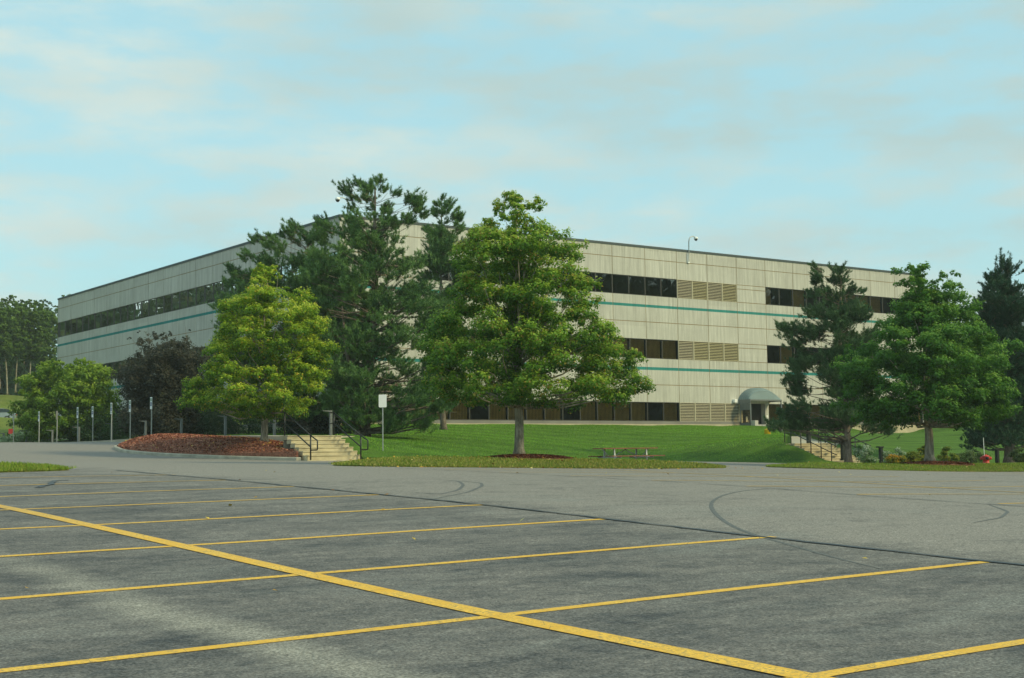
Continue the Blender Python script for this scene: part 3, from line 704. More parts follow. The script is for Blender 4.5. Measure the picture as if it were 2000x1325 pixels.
# solid ends beside the windows on the ground floor
# windows
prng = random.Random(5)
def window(face, s0, s1, wb, wt, blind, hidden=None):
    fr = MB() if hidden is None else hidden[0]; gl = MB() if hidden is None else hidden[1]; bl = MB() if hidden is None else hidden[2]
    fw = 0.035
    fbox(fr, face, s0, s0+fw, -0.11, -0.03, wb, wt); fbox(fr, face, s1-fw, s1, -0.11, -0.03, wb, wt)
    fbox(fr, face, s0+fw, s1-fw, -0.11, -0.04, wt-0.05, wt-0.002); fbox(fr, face, s0+fw, s1-fw, -0.11, -0.035, wb+0.002, wb+0.05)
    tl = [(prng.random()-0.5)*0.010 for _ in range(4)]
    gl.quad(FP(face, s0+fw, -0.075+tl[0]*.3, wb+0.05), FP(face, s1-fw, -0.075+tl[1]*.3, wb+0.05), FP(face, s1-fw, -0.075+tl[2]*.3, wt-0.05), FP(face, s0+fw, -0.075+tl[3]*.3, wt-0.05))
    if blind:
        a, b = s0+0.05, s1-0.05
        if blind == 'half': a, b = s0+0.05, s0+0.80
        n = int((b-a)/0.11)
        for i in range(n):
            x = a+(b-a)*i/n; bl.quad(FP(face, x, -0.22, wb+0.02), FP(face, x+0.112, -0.25, wb+0.02), FP(face, x+0.112, -0.25, wt-0.02), FP(face, x, -0.22, wt-0.02))
    if hidden is None:
        f = fr.build('window', M_FRAMED if face == 'A' or True else M_FRAME, BX); gl.build('pane', M_GLASS, f)
        if bl.v: bl.build('blind', M_BLIND, f)
hid = (MB(), MB(), MB())
WS = []
for k in range(NB_):
    for h in (0, 1):
        s0 = OFF+PW*k+h*PW/2; s1 = s0+PW/2
        ii = k-7         # panel index as counted from the maple
        for fl, wb, wt in ((1, WB1, WT1), (2, WB2, WT2), (3, WB3, WT3)):
            if fl < 3 and k in (0, 1, 11): continue
            if k in (9, 10): continue                      # louvres
            if fl == 3 and k == 11: continue               # entrance
            if fl == 3: blind = (True if prng.random() > 0.12 else None)
            elif fl == 2: blind = (True if (k < 9 or prng.random() > 0.35) else None)
            else: blind = None if k < 9 else ('half' if (k == 12 and h == 0) else (None if k < 13 else (True if prng.random() > .4 else None)))
            if k == 12 and h == 0 and fl == 2: blind = None
            vis = (fl == 3 and k >= 1) or (fl < 3 and k >= 3)
            WS.append(('B', s0, s1, wb, wt, blind, vis))
for k in range(NA):
    for h in (0, 1):
        s0 = OFF+PW*k+h*PW/2; s1 = s0+PW/2
        for fl, wb, wt in ((1, WB1, WT1), (2, WB2, WT2), (3, WB3, WT3)):
            WS.append(('A', s0, s1, wb, wt, None, (fl == 1 and k >= 4) or (fl == 2 and 10 <= k <= 13)))
for w_ in WS:
    window(*w_[:6], hidden=None if w_[6] else hid)
f_ = hid[0].build('window_band', M_FRAMED, BX); f_['kind'] = 'stuff'; hid[1].build('pane', M_GLASS, f_); hid[2].build('blind', M_BLIND, f_)
ec = MB()
for wb, wt in ((WB1, WT1), (WB2, WT2), (WB3, WT3)):
    fbox(ec, 'A', 0.15, OFF, -0.11, -0.01, wb, wt); fbox(ec, 'A', LA-OFF, LA, -0.11, -0.01, wb, wt)
fbox(ec, 'B', 0.0, OFF, -0.11, -0.01, WB3, WT3)
ec.build('end_mullion', M_FRAMED, BX)
# louvres
for fl, wb, wt in ((1, WB1, WT1), (2, WB2, WT2), (3, WB3, WT3)):
    for q in range(4):
        s0 = OFF+PW*9+q*PW/2; s1 = s0+PW/2
        mbv = MB(); fbox(mbv, 'B', s0+0.003, s0+0.045, -0.11, 0.012, wb, wt); fbox(mbv, 'B', s1-0.045, s1-0.003, -0.11, 0.012, wb, wt)
        fbox(mbv, 'B', s0+0.045, s1-0.045, -0.11, 0.010, wb, wb+0.04); fbox(mbv, 'B', s0+0.045, s1-0.045, -0.11, 0.010, wt-0.04, wt)
        n = 11
        lf = mbv.build('louvre', M_LOUV, BX)
        b2 = MB()
        for i in range(n):
            z = wb+0.06+(wt-wb-0.12)*(i+0.5)/n; hgt = (wt-wb-0.12)/n
            p = [FP('B', s0+0.045, 0.0, z-hgt*0.30), FP('B', s1-0.045, 0.0, z-hgt*0.30), FP('B', s1-0.045, -0.05, z+hgt*0.02), FP('B', s0+0.045, -0.05, z+hgt*0.02)]
            t_ = 0.012
            b2.quad(*p); b2.quad(*[(a[0], a[1], a[2]+t_*1.5) for a in reversed(p)])
            b2.quad(p[0], p[1], (p[1][0], p[1][1], p[1][2]+t_*2.5), (p[0][0], p[0][1], p[0][2]+t_*2.5))
        b2.build('blades', M_LOUVY if (q in (1, 3) and fl < 3) or (q == 2 and fl == 2) else M_LOUV, lf)
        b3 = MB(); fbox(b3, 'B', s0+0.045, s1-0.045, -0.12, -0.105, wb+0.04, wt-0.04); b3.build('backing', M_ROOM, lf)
# entrance below the canopy
e0, e1 = OFF+PW*11, OFF+PW*12
en = MB(); fbox(en, 'B', e0+0.002, e0+0.25, -0.6, -0.002, 0.9, WT3-0.01); en.build('entrance_wall', M_PANEL, BX); en = MB(); fbox(en, 'B', e1-0.38, e1-0.002, -0.6, -0.002, 0.9, WT3-0.01); en.build('entrance_wall', M_PANEL, BX)
dr = MB(); fbox(dr, 'B', e0+0.26, e1-0.39, -0.5, -0.42, 1.3, WT3-0.02); dj = dr.build('door', M_DOOR, BX)
dh = MB(); fbox(dh, 'B', e0+1.22, e0+1.26, -0.42, -0.36, 2.1, 2.5); dh.build('handle', M_GALV, dj)
nb_ = MB(); fbox(nb_, 'B', e0+1.02, e0+1.18, -0.418, -0.41, 2.35, 2.75); nb_.build('notice', M_WHITE, dj)
nb_ = MB(); fbox(nb_, 'B', e1-0.28, e1-0.12, 0.0, 0.02, 2.55, 2.85); nb_.build('wall_plate', M_WHITE, BX)
cn = MB(); K = 14; pr = 1.22; cw0, cw1 = e0-0.15, e1+0.15; cz = 3.98
for i in range(K):
    a0, a1 = math.pi*i/K, math.pi*(i+1)/K; cxm = (cw0+cw1)/2; hw = (cw1-cw0)/2
    pt = lambda a, o: FP('B', cxm-hw*math.cos(a), o, cz+1.0*math.sin(a)**0.85)
    NSEG = 6
    for j in range(NSEG):
        o0 = pr*j/NSEG; o1 = pr*(j+1)/NSEG
        def sq(a, o):
            f = math.sqrt(max(0, 1-(max(0, o-0.45)/(pr-0.45))**2))
            return FP('B', cxm-hw*math.cos(a), o, cz+0.92*math.sin(a)**1.25*f)
        cn.quad(sq(a0, o0+0.01), sq(a1, o0+0.01), sq(a1, o1), sq(a0, o1))
cnp = cn.build('canopy', M_CANOPY, BX, smooth=True)
vl = MB(); fbox(vl, 'B', cw0, cw0+0.04, 0.005, pr, cz-0.32, cz); fbox(vl, 'B', cw0+0.04, cw1-0.04, pr-0.04, pr, cz-0.10, cz-0.002); fbox(vl, 'B', cw1-0.04, cw1, 0.005, pr, cz-0.14, cz)
vl.build('valance', M_GREYM, cnp)
vg = MB()
for o in (0.14, pr-0.08): fbox(vg, 'B', cw0+0.002, cw0+0.08, o, o+0.08, 1.3, cz-0.33)
fbox(vg, 'B', cw0+0.01, cw0+0.07, 0.22, pr-0.08, 3.2, cz-0.33); fbox(vg, 'B', cw0+0.01, cw0+0.07, 0.22, pr-0.08, 1.3, 2.25)
fbox(vg, 'B', cw1-0.08, cw1-0.01, pr-0.08, pr-0.01, 1.3, cz-0.14)
vgo = vg.build('side_screen', M_GREYM, BX); gq = MB(); gq.quad(FP('B', cw0+0.04, 0.22, 2.25), FP('B', cw0+0.04, pr-0.08, 2.25), FP('B', cw0+0.04, pr-0.08, 3.2), FP('B', cw0+0.04, 0.22, 3.2)); gq.build('pane', M_GLASS, vgo)
pp = MB(); fbox(pp, 'B', cw0+0.0, cw0+0.35, pr+0.02, pr+0.42, 0.9, 2.4); pp.build('pier', M_PANEL, BX, bevel=0.02)
fx = MB(); fbox(fx, 'B', e0-0.75, e0-0.45, 0.002, 0.22, WT3+0.05, WT3+0.30); fx.build('wall_light', M_WHITE, BX, bevel=0.02)
vt = MB(); sx = OFF+PW*7-1.0
fbox(vt, 'B', sx-0.45, sx+0.15, 0.001, 0.05, 9.35, 9.40); fbox(vt, 'B', sx-0.45, sx+0.15, 0.001, 0.05, 9.12, 9.17); vt.build('vent_grille', M_WHITE, BX)

# roof-edge security cameras on swan-neck arms (mounted on the parapet, so each is its own thing)
def dome_camera(name, label, loc, dirx, group=None):
    t = thing(name, label, 'security camera', loc)
    a = MB(); pts = [(0, -0.10, -0.75), (0, -0.12, 0.0), (0, -0.13, 0.75)]
    for i in range(7):
        an = math.pi*i/8; pts.append((dirx*0.42*(1-math.cos(an)), -0.14, 0.75+0.40*math.sin(an)))
    a.tube(pts, 0.035, 8); a.build('arm', M_GALV, t, smooth=True)
    b = MB(); b.box(-0.09, 0.09, -0.10, -0.004, -0.85, -0.15); b.build('bracket', M_WHITE, t, bevel=0.01)
    c = MB(); ex = pts[-1]; c.lathe([(0.02, 0.12), (0.13, 0.08), (0.16, 0.0), (0.15, -0.06)][::-1], 14, 0, ex); c.build('housing', M_WHITE, t, smooth=True)
    d = MB(); d.lathe([(0.01, -0.20), (0.08, -0.17), (0.12, -0.11), (0.13, -0.06)], 14, 0, ex); d.build('dome', M_DOOR, t, smooth=True)
dome_camera('security_camera', 'white dome camera on a curved arm above the right facade roof edge', (CX+OFF+PW*9+1.15, CY, ROOF-0.1), 1)
dome_camera('security_camera', 'curved camera arm standing above the building corner behind the tall pines', (CX+0.5, CY, ROOF-0.1), -1)

# ------------------------------------------------------------------ foliage
def leaf_quads(C, Nrm, size, asp=0.62):
    n = len(C); r = rng.normal(size=(n, 3)); T = np.cross(Nrm, r); T /= np.linalg.norm(T, axis=1)[:, None]+1e-9; B = np.cross(Nrm, T)
    s = size*rng.uniform(0.7, 1.3, n)[:, None]
    V = np.stack([C-T*s*.5, C+B*s*.5*asp+Nrm*s*.08, C+T*s*.5, C-B*s*.5*asp+Nrm*s*.08], 1).reshape(-1, 3)
    return V, np.arange(4*n).reshape(n, 4)
def prof_interp(prof, h):
    P = np.array(prof, float); P = P[np.argsort(P[:, 0])]
    return np.interp(h, P[:, 0], P[:, 1]), np.interp(h, P[:, 0], P[:, 2])
def sample_centres(prof, n, bias=0.55, depth=1.0, lim=None):
    """crown points: prof rows (height, reach to the left, reach to the right)"""
    P = np.array(prof, float); h0, h1 = P[:, 0].min(), P[:, 0].max(); out = []
    wmax = (P[:, 1]+P[:, 2]).max()
    while len(out) < n:
        h = rng.uniform(h0, h1); l, r = prof_interp(prof, h)
        if rng.uniform() > ((l+r)/wmax)**1.1+0.06: continue
        a = rng.uniform(0, 2*math.pi); f = bias+(1-bias)*rng.uniform()**0.6 if rng.uniform() < 0.75 else rng.uniform(0.05, bias)
        c = math.cos(a); R = (r if c > 0 else l)*f
        mid = (l+r)/2*f*depth
        p = CR*c*R + CF*math.sin(a)*mid
        out.append((p[0], p[1], h, f))
    return np.array(out)
def broad_tree(name, label, cat, base, prof, trunk_pts, trunk_r, bark, nclump, clump_r, per, leaf, pal, group=None, flat=0.75, limbs=26, bias=0.5, tips=None, lmat=None, droop=0.0, extra=None, lean_tip=0.0):
    t = thing(name, label, cat, base, group=group)
    C = sample_centres(prof, nclump, bias)
    if extra is not None: C = np.vstack([C, np.array(extra)])
    ks = rng.uniform(0.6, 1.25, len(C))*clump_r*np.where(C[:, 2] > np.array(prof)[:, 0].max()*0.86, 0.6, 1.0)*np.where(C[:, 3] < 0.045, 0.45, 1.0)
    Vs, Fs, Cs = [], [], []; off = 0
    top = max(p[0] for p in prof)
    for c, k in zip(C, ks):
        m_ = int(per*(k/clump_r)**2)
        # a bough is made of several small leaf bunches on a flattened dome
        nb = max(3, int(m_/20)); bd = rng.normal(size=(nb, 3)); bd[:, 2] = np.abs(bd[:, 2])-0.45*rng.uniform(size=nb); bd /= np.linalg.norm(bd, axis=1)[:, None]
        bc = bd*k*rng.uniform(0.55, 1.0, nb)[:, None]*np.array([1, 1, flat])
        which = rng.integers(0, nb, m_)
        d = rng.normal(size=(m_, 3)); d /= np.linalg.norm(d, axis=1)[:, None]
        loc = bc[which]+d*(k*0.36)*rng.uniform(0.2, 1.25, m_)[:, None]*np.array([1, 1, 0.9])
        loc[:, 2] -= droop*np.linalg.norm(loc[:, :2], axis=1)
        P = c[:3]+loc
        nr = 0.55*d+0.7*bd[which]+np.array([0, 0, 0.55])+rng.normal(size=(m_, 3))*0.45
        nr /= np.linalg.norm(nr, axis=1)[:, None]
        v, f = leaf_quads(P, nr, leaf); Vs.append(v); Fs.append(f+off); off += len(v)
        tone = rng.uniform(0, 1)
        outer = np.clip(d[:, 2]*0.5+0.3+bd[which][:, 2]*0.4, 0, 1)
        u = np.clip(0.26*tone+0.24*rng.uniform(size=m_)+0.62*outer**1.3*(0.4+0.6*c[3])+(0.20*(c[2]/top)-0.12), 0, 0.999)  # upper, outer leaves yellower, with sunlit contrast also painted into their tint
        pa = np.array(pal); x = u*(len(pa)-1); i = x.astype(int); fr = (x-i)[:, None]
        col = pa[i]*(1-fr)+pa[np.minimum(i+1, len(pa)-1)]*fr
        if tips is not None:
            s_ = rng.uniform(size=m_) < tips[1]*(0.3+1.4*tone**2); col[s_] = np.array(tips[0])*rng.uniform(0.7, 1.2, (s_.sum(), 1))
        Cs.append(np.repeat(col, 4, 0))
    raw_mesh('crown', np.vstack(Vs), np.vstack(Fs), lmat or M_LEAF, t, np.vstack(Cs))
    mb = MB(); tp = [np.array(p, float) for p in trunk_pts]; n = len(tp)
    rad = [trunk_r*(1.35 if i == 0 else 1)*(1-0.93*(i/(n-1))**1.1) for i in range(n)]
    mb.tube(tp, rad, 14); mb.build('trunk', bark, t, smooth=True)
    hmin = min(p[0] for p in prof); mb = MB(); order = rng.permutation(len(C))[:limbs]
    for j in order:
        c = C[j][:3]; zz_ = max(hmin*1.02, c[2]*rng.uniform(0.5, 0.8)); hs = [p[2] for p in tp]
        s = np.array([np.interp(zz_, hs, [p[0] for p in tp]), np.interp(zz_, hs, [p[1] for p in tp]), zz_])
        r0 = max(0.02, np.interp(zz_, hs, rad)*0.45); md = s*0.5+c*0.5+np.array([0, 0, -0.06*np.linalg.norm(c-s)])+rng.normal(size=3)*0.08
        mb.tube([s, s*.75+md*.25+rng.normal(size=3)*.03, md, c*.6+md*.4+rng.normal(size=3)*.05, c], [r0, r0*.8, r0*.55, r0*.35, r0*.15], 6)
    mb.build('limbs', bark, t, smooth=True)
    return t
def needle_tufts(C, D, L, w, n):
    """C tuft centres, D tuft axis; n blades each"""
    m_ = len(C); C = np.repeat(C, n, 0); D = np.repeat(D, n, 0)
    r = rng.normal(size=(m_*n, 3)); a = D*0.75+r*0.52; a /= np.linalg.norm(a, axis=1)[:, None]
    sd_ = np.cross(a, rng.normal(size=(m_*n, 3))); sd_ /= np.linalg.norm(sd_, axis=1)[:, None]
    ln = L*rng.uniform(0.7, 1.15, m_*n)[:, None]
    base = C + D*rng.uniform(-0.6, 0.5, (m_*n, 1))*L*0.8
    V = np.stack([base-sd_*w*.5, base+sd_*w*.5, base+a*ln+sd_*w*.12, base+a*ln-sd_*w*.12], 1).reshape(-1, 3)
    return V, np.arange(4*m_*n).reshape(-1, 4)
def pine(name, label, base, prof, trunk_pts, trunk_r, npad, pad_r, tufts, L=0.16, w=0.022, blades=12, pal=None, group=None, bias=0.5, extra=None, depth=0.9, dead=14, fork=None):
    t = thing(name, label, 'pine tree', base, group=group)
    pal = np.array(pal if pal is not None else [(0.028, 0.074, 0.026), (0.070, 0.165, 0.048), (0.155, 0.29, 0.078), (0.25, 0.40, 0.12)])
    C = sample_centres(prof, npad, bias, depth)
    if extra is not None: C = np.vstack([C, np.array(extra)])
    Vs, Fs, Cs = [], [], []; off = 0; tp = [np.array(p, float) for p in trunk_pts]; hs = [p[2] for p in tp]
    top = hs[-1]
    n = len(tp); rad = [trunk_r*(1.3 if i == 0 else 1)*(1-0.9*(i/(n-1))**1.0) for i in range(n)]
    br = MB()
    for c in C:
        k = pad_r*rng.uniform(0.6, 1.25)*(0.7 if c[2] > top*0.85 else 1)
        zz_ = min(c[2]-0.02*c[2], hs[-1]*0.97); zs = max(hs[1]*0.8, zz_-rng.uniform(-0.1, 0.35)*np.linalg.norm(c[:2])-0.1)
        s = np.array([np.interp(zs, hs, [p[0] for p in tp]), np.interp(zs, hs, [p[1] for p in tp]), zs])
        out_ = c[:3]-s; out_[2] *= 0.3; out_ /= np.linalg.norm(out_)+1e-6
        m_ = int(tufts*(k/pad_r)**2)
        # side shoots fan out from the bough, tufts sit along them with tips turned up
        ns = max(4, m_//6); an = rng.uniform(-1.5, 1.5, ns); side = np.array([-out_[1], out_[0], 0])
        dirs = np.cos(an)[:, None]*out_+np.sin(an)[:, None]*side+np.stack([np.zeros(ns), np.zeros(ns), rng.uniform(-0.12, 0.65, ns)], 1)
        dirs /= np.linalg.norm(dirs, axis=1)[:, None]
        ori = c[:3]+rng.normal(size=(ns, 3))*k*np.array([0.32, 0.32, 0.24])-out_*k*0.35
        wh = rng.integers(0, ns, m_); u = rng.uniform(0.15, 1.0, m_)
        P = ori[wh]+dirs[wh]*(u*k*0.95)[:, None]; P[:, 2] += u**2*k*0.22
        D = dirs[wh]*0.55+np.array([0, 0, 0.75])+rng.normal(size=(m_, 3))*0.22; D /= np.linalg.norm(D, axis=1)[:, None]
        v, f = needle_tufts(P, D, L, w, blades); Vs.append(v); Fs.append(f+off); off += len(v)
        tone = rng.uniform()
        uu = np.clip(0.45*tone+0.45*np.repeat(rng.uniform(size=m_), blades)+0.1*rng.uniform(size=m_*blades), 0, 0.999)
        x = uu*(len(pal)-1); i = x.astype(int); fr = (x-i)[:, None]; col = pal[i]*(1-fr)+pal[np.minimum(i+1, len(pal)-1)]*fr
        Cs.append(np.repeat(col, 4, 0))
        r0 = max(0.018, np.interp(zs, hs, rad)*0.28)
        md = (s+c[:3])/2+np.array([0, 0, -0.05*np.linalg.norm(c[:3]-s)])+rng.normal(size=3)*0.1
        br.tube([s, md, c[:3]-np.array([0, 0, 0.08])], [r0, r0*0.6, r0*0.25], 5)
        for q in range(0, min(ns, 7)): br.tube([ori[q]-out_*k*0.15, ori[q]+dirs[q]*k*0.6], [0.016, 0.006], 4)
    for _ in range(dead):                       # bare grey lower branches
        zs = rng.uniform(hs[1], top*0.6); a = rng.uniform(0, 2*math.pi); ln = rng.uniform(0.8, 2.3)
        s = np.array([np.interp(zs, hs, [p[0] for p in tp]), np.interp(zs, hs, [p[1] for p in tp]), zs])
        e = s+np.array([math.cos(a)*ln, math.sin(a)*ln, rng.uniform(-0.25, 0.5)]); md = (s+e)/2+rng.normal(size=3)*0.12
        br.tube([s, md, e], [0.032, 0.02, 0.006], 5)
        for q in range(3):
            e2 = md+(e-md)*rng.uniform(0, .7); br.tube([e2, e2+rng.normal(size=3)*0.35], [0.012, 0.004], 4)
    raw_mesh('crown', np.vstack(Vs), np.vstack(Fs), M_NEEDLE, t, np.vstack(Cs))
    mb = MB(); mb.tube(tp, rad, 12)
    mb.build('trunk', M_PBARK, t, smooth=True)
    if fork:
        mb = MB(); mb.tube(fork, [trunk_r*0.55*(1-0.8*i/(len(fork)-1)) for i in range(len(fork))], 10); mb.build('trunk', M_PBARK, t, smooth=True)
    br.build('branches', M_PBARK, t, smooth=True)
    return t
def pxprof(rows, px0, py0, d):
    """crown outline read off the photograph: (row, left px, right px) to metres"""
    s = d/F_PX
    return [((py0-r)*s, (px0-l)*s, (rr-px0)*s) for r, l, rr in rows]
def depth_of(x, y): return x*fwd[0]/math.cos(PITCH)+y*fwd[1]/math.cos(PITCH)

GREEN = [(0.038, 0.105, 0.016), (0.090, 0.21, 0.020), (0.190, 0.36, 0.030), (0.40, 0.55, 0.065), (0.66, 0.68, 0.15)]
YELLO = [(0.045, 0.12, 0.012), (0.12, 0.25, 0.018), (0.30, 0.46, 0.026), (0.54, 0.63, 0.055), (0.78, 0.78, 0.15)]
DEEPG = [(0.036, 0.105, 0.020), (0.062, 0.18, 0.026), (0.09, 0.24, 0.028), (0.19, 0.37, 0.05), (0.32, 0.48, 0.10)]
# maple on the middle island
bz = float(h_ring1([(MX, MY)])[0]); d_ = depth_of(MX, MY); py0 = 886
P1 = pxprof([(372,985,1028),(392,978,1062),(425,955,1085),(455,932,1115),(480,905,1140),(505,900,1142),(535,905,1160),(570,895,1185),(610,880,1185),(640,845,1180),(665,835,1215),(690,840,1245),(720,850,1240),(750,850,1248),(775,880,1240),(792,930,1180)], 1014, py0, d_)
s_ = d_/F_PX
def wpt(px, py, px0, py0, d, dep=0.0):
    s = d/F_PX; p = CR*(px-px0)*s+CF*dep; return (p[0], p[1], (py0-py)*s)
broad_tree('maple_tree', 'tall green maple with yellowing top on the middle grass island', 'tree', (MX, MY, bz-0.03), P1,
    [(0,0,0),(0.0,0,0.25),(0.02,0,1.0),(0.0,0.05,2.2),(0.05,0.0,3.6),(-0.05,0.05,5.0),(0.0,0,6.6),(0.02,0,8.0)], 0.17, M_BARK, 370, 0.42, 430, 0.085, GREEN,
    limbs=60, bias=0.55, tips=((0.42, 0.34, 0.07), 0.10),
    extra=[wpt(*q)+(1.0,) for q in [(1000,376,1014,886,d_),(1058,385,1014,886,d_),(965,430,1014,886,d_),(1240,690,1014,886,d_),(1235,765,1014,886,d_),(845,650,1014,886,d_,0.5),(850,745,1014,886,d_,-0.4),(1135,475,1014,886,d_),(905,490,1014,886,d_,-0.3),(1200,780,1014,886,d_,-0.6),(1255,758,1014,886,d_,-0.2)]])
# yellow-green maple in the mulch bed
YX, YY = col_xy(516, y=50.6); bz = float(f_bed([(YX, YY)])[0]); d_ = depth_of(YX, YY)
P2 = pxprof([(515,512,545),(545,486,556),(560,495,605),(590,450,615),(630,425,632),(670,415,638),(700,412,636),(735,370,634),(765,365,628),(790,380,612),(808,460,590)], 516, 858, d_)
broad_tree('maple_tree', 'yellow green maple growing out of the red mulch bed', 'tree', (YX, YY, bz-0.03), P2,
    [(0,0,0),(0,0,0.2),(0.03,0,0.9),(0,0.05,1.9),(0.05,0,3.2),(0.0,0.05,4.8),(0.15,0,6.6)], 0.17, M_BARK, 330, 0.40, 370, 0.088, YELLO,
    limbs=40, bias=0.5, tips=((0.55, 0.38, 0.04), 0.05),
    extra=[wpt(*q)+(1.0,) for q in [(535,518,516,858,d_),(375,760,516,858,d_,-0.4),(372,785,516,858,d_,-0.5),(395,745,516,858,d_,-0.3),(640,680,516,858,d_)]])
# deep green maple on the right island
bz = float(h_ring2([(RX, RY)])[0]); d_ = depth_of(RX, RY)
P3 = pxprof([(512,1800,1860),(528,1765,1882),(560,1785,1895),(600,1768,1905),(640,1720,1925),(668,1670,1965),(700,1645,1950),(740,1638,1955),(770,1645,1968),(800,1665,1972),(822,1720,1930)], 1815, 892, d_)
broad_tree('maple_tree', 'broad deep green maple on the right grass island', 'tree', (RX, RY, bz-0.03), P3,
    [(0,0,0),(0,0,0.25),(0.02,0,1.1),(-0.05,0.05,2.2),(0.03,0,3.8),(-0.05,0.0,5.4),(0.0,0,7.3)], 0.21, M_BARK, 420, 0.44, 340, 0.10, DEEPG, limbs=44, bias=0.45,
    extra=[wpt(*q)+(1.0,) for q in [(1980,668,1815,892,d_),(1990,672,1815,892,d_,-.3),(1650,690,1815,892,d_),(1975,795,1815,892,d_,-0.4),(1768,520,1815,892,d_),(1778,542,1815,892,d_,.2),(1790,560,1815,892,d_),(1795,538,1815,892,d_,.2),(1812,550,1815,892,d_),(1805,525,1815,892,d_),(1880,525,1815,892,d_)]])

# pines
PX1, PY1 = col_xy(708, y=57.5, py=850); d1 = depth_of(PX1, PY1); b1 = hl(PX1, PY1)
Pp1 = pxprof([(345,715,765),(365,672,800),(400,655,835),(440,620,850),(480,600,850),(530,590,850),(590,590,860),(650,600,860),(700,605,870),(750,600,880),(800,620,890),(835,700,830)], 708, 852, d1)
pine('pine_tree', 'tallest dark pine with twin trunks behind the concrete steps', (PX1, PY1, b1-0.05), Pp1,
     [(0,0,0),(0.05,0,0.4),(0.25,0,1.6),(0.45,0.05,3.4),(0.6,0,5.5),(0.75,0,7.6),(0.7,0,9.6),(0.75,0,12.0)], 0.36, 230, 0.58, 170, L=0.14, w=0.024, bias=0.45,
     fork=[(0.0,0.02,0.1),(-0.30,0.1,1.0),(-0.42,0.2,2.6),(-0.75,0.3,4.6),(-0.9,0.3,6.2)],
     extra=[wpt(*q)+(1.0,) for q in [(740,350,708,852,d1),(680,372,708,852,d1),(700,385,708,852,d1),(630,430,708,852,d1),(815,385,708,852,d1),(780,375,708,852,d1),(760,365,708,852,d1),(725,360,708,852,d1),(860,800,708,852,d1,-1),(800,820,708,852,d1,-1.5),(770,835,708,852,d1,-1.5),(880,780,708,852,d1,-0.5)]])
PX2, PY2 = col_xy(604, y=63.0, py=850); d2 = depth_of(PX2, PY2); b2 = hl(PX2, PY2)
Pp2 = pxprof([(445,555,610),(465,490,640),(500,465,660),(540,440,670),(580,440,680),(630,430,690),(690,430,690),(750,440,690),(800,460,690),(830,500,650)], 604, 852, d2)
pine('pine_tree', 'wide dark pine rising behind the yellow green maple', (PX2, PY2, b2-0.05), Pp2,
     [(0,0,0),(0.05,0,0.4),(0.1,0,1.6),(0.2,0.05,3.4),(0.1,0,5.5),(0.0,0,7.6),(-0.1,0,10.0)], 0.26, 200, 0.60, 170, L=0.15, w=0.026, bias=0.45,
     extra=[wpt(*q)+(1.0,) for q in [(570,442,604,852,d2),(500,468,604,852,d2),(515,480,604,852,d2),(450,528,604,852,d2),(460,540,604,852,d2),(440,600,604,852,d2),(485,500,604,852,d2)]])
PX3, PY3 = col_xy(866, y=65.5, py=850); d3 = depth_of(PX3, PY3); b3_ = hl(PX3, PY3)
Pp3 = pxprof([(388,855,885),(410,842,905),(440,835,912),(470,835,915),(520,825,920),(600,815,925),(680,820,920),(760,830,910)], 866, 845, d3)
pine('pine_tree', 'slender dark pine between the tallest pine and the middle maple', (PX3, PY3, b3_-0.05), Pp3,
     [(0,0,0),(0.0,0,0.4),(-0.1,0,1.6),(0.0,0.05,4.4),(-0.1,0,7.5),(0.0,0,10.6),(0.0,0,12.9)], 0.20, 110, 0.56, 170, L=0.15, w=0.026, bias=0.4,
     extra=[wpt(*q)+(1.0,) for q in [(868,388,866,845,d3),(862,400,866,845,d3),(880,402,866,845,d3),(850,412,866,845,d3),(895,428,866,845,d3)]])
PX4, PY4 = col_xy(1657, y=42.6, py=895); d4 = depth_of(PX4, PY4); b4 = ha(PX4, PY4)
Pp4 = pxprof([(515,1598,1655),(535,1592,1668),(560,1585,1692),(600,1590,1705),(640,1560,1710),(680,1555,1710),(720,1560,1700),(760,1545,1700),(800,1530,1700),(830,1525,1680)], 1640, 902, d4)
pine('pine_tree', 'open crowned pine in front of the railed stairs at the right', (PX4, PY4, b4-0.05), [(a, b+0.35, c-0.35) for a, b, c in Pp4],
     [(0,0,0),(0.0,0,0.4),(-0.02,0,1.9),(-0.25,0.05,3.4),(-0.3,0,5.5),(-0.2,0,7.2),(-0.1,0,8.6)], 0.19, 118, 0.52, 190, L=0.125, w=0.022, bias=0.5, pal=[(0.030, 0.075, 0.030), (0.075, 0.155, 0.058), (0.15, 0.26, 0.10)],
     extra=[wpt(*q)+(1.0,) for q in [(1605,518,1657,902,d4),(1608,535,1657,902,d4),(1655,520,1657,902,d4),(1650,540,1657,902,d4),(1538,635,1657,902,d4),(1550,642,1657,902,d4),(1570,640,1657,902,d4),(1545,740,1657,902,d4),(1560,735,1657,902,d4),(1690,560,1657,902,d4),(1530,800,1657,902,d4),(1515,825,1657,902,d4,-.5),(1700,832,1657,902,d4,-.5),(1730,838,1657,902,d4,-.5)]])
PX5, PY5 = col_xy(1972, y=40.5, py=895); d5 = depth_of(PX5, PY5); b5 = ha(PX5, PY5)
Pp5 = pxprof([(515,1958,1992),(540,1935,2010),(580,1925,2030),(620,1925,2050),(680,1925,2060),(740,1915,2060),(800,1900,2060),(840,1890,2040),(860,1900,2030)], 1972, 905, d5)
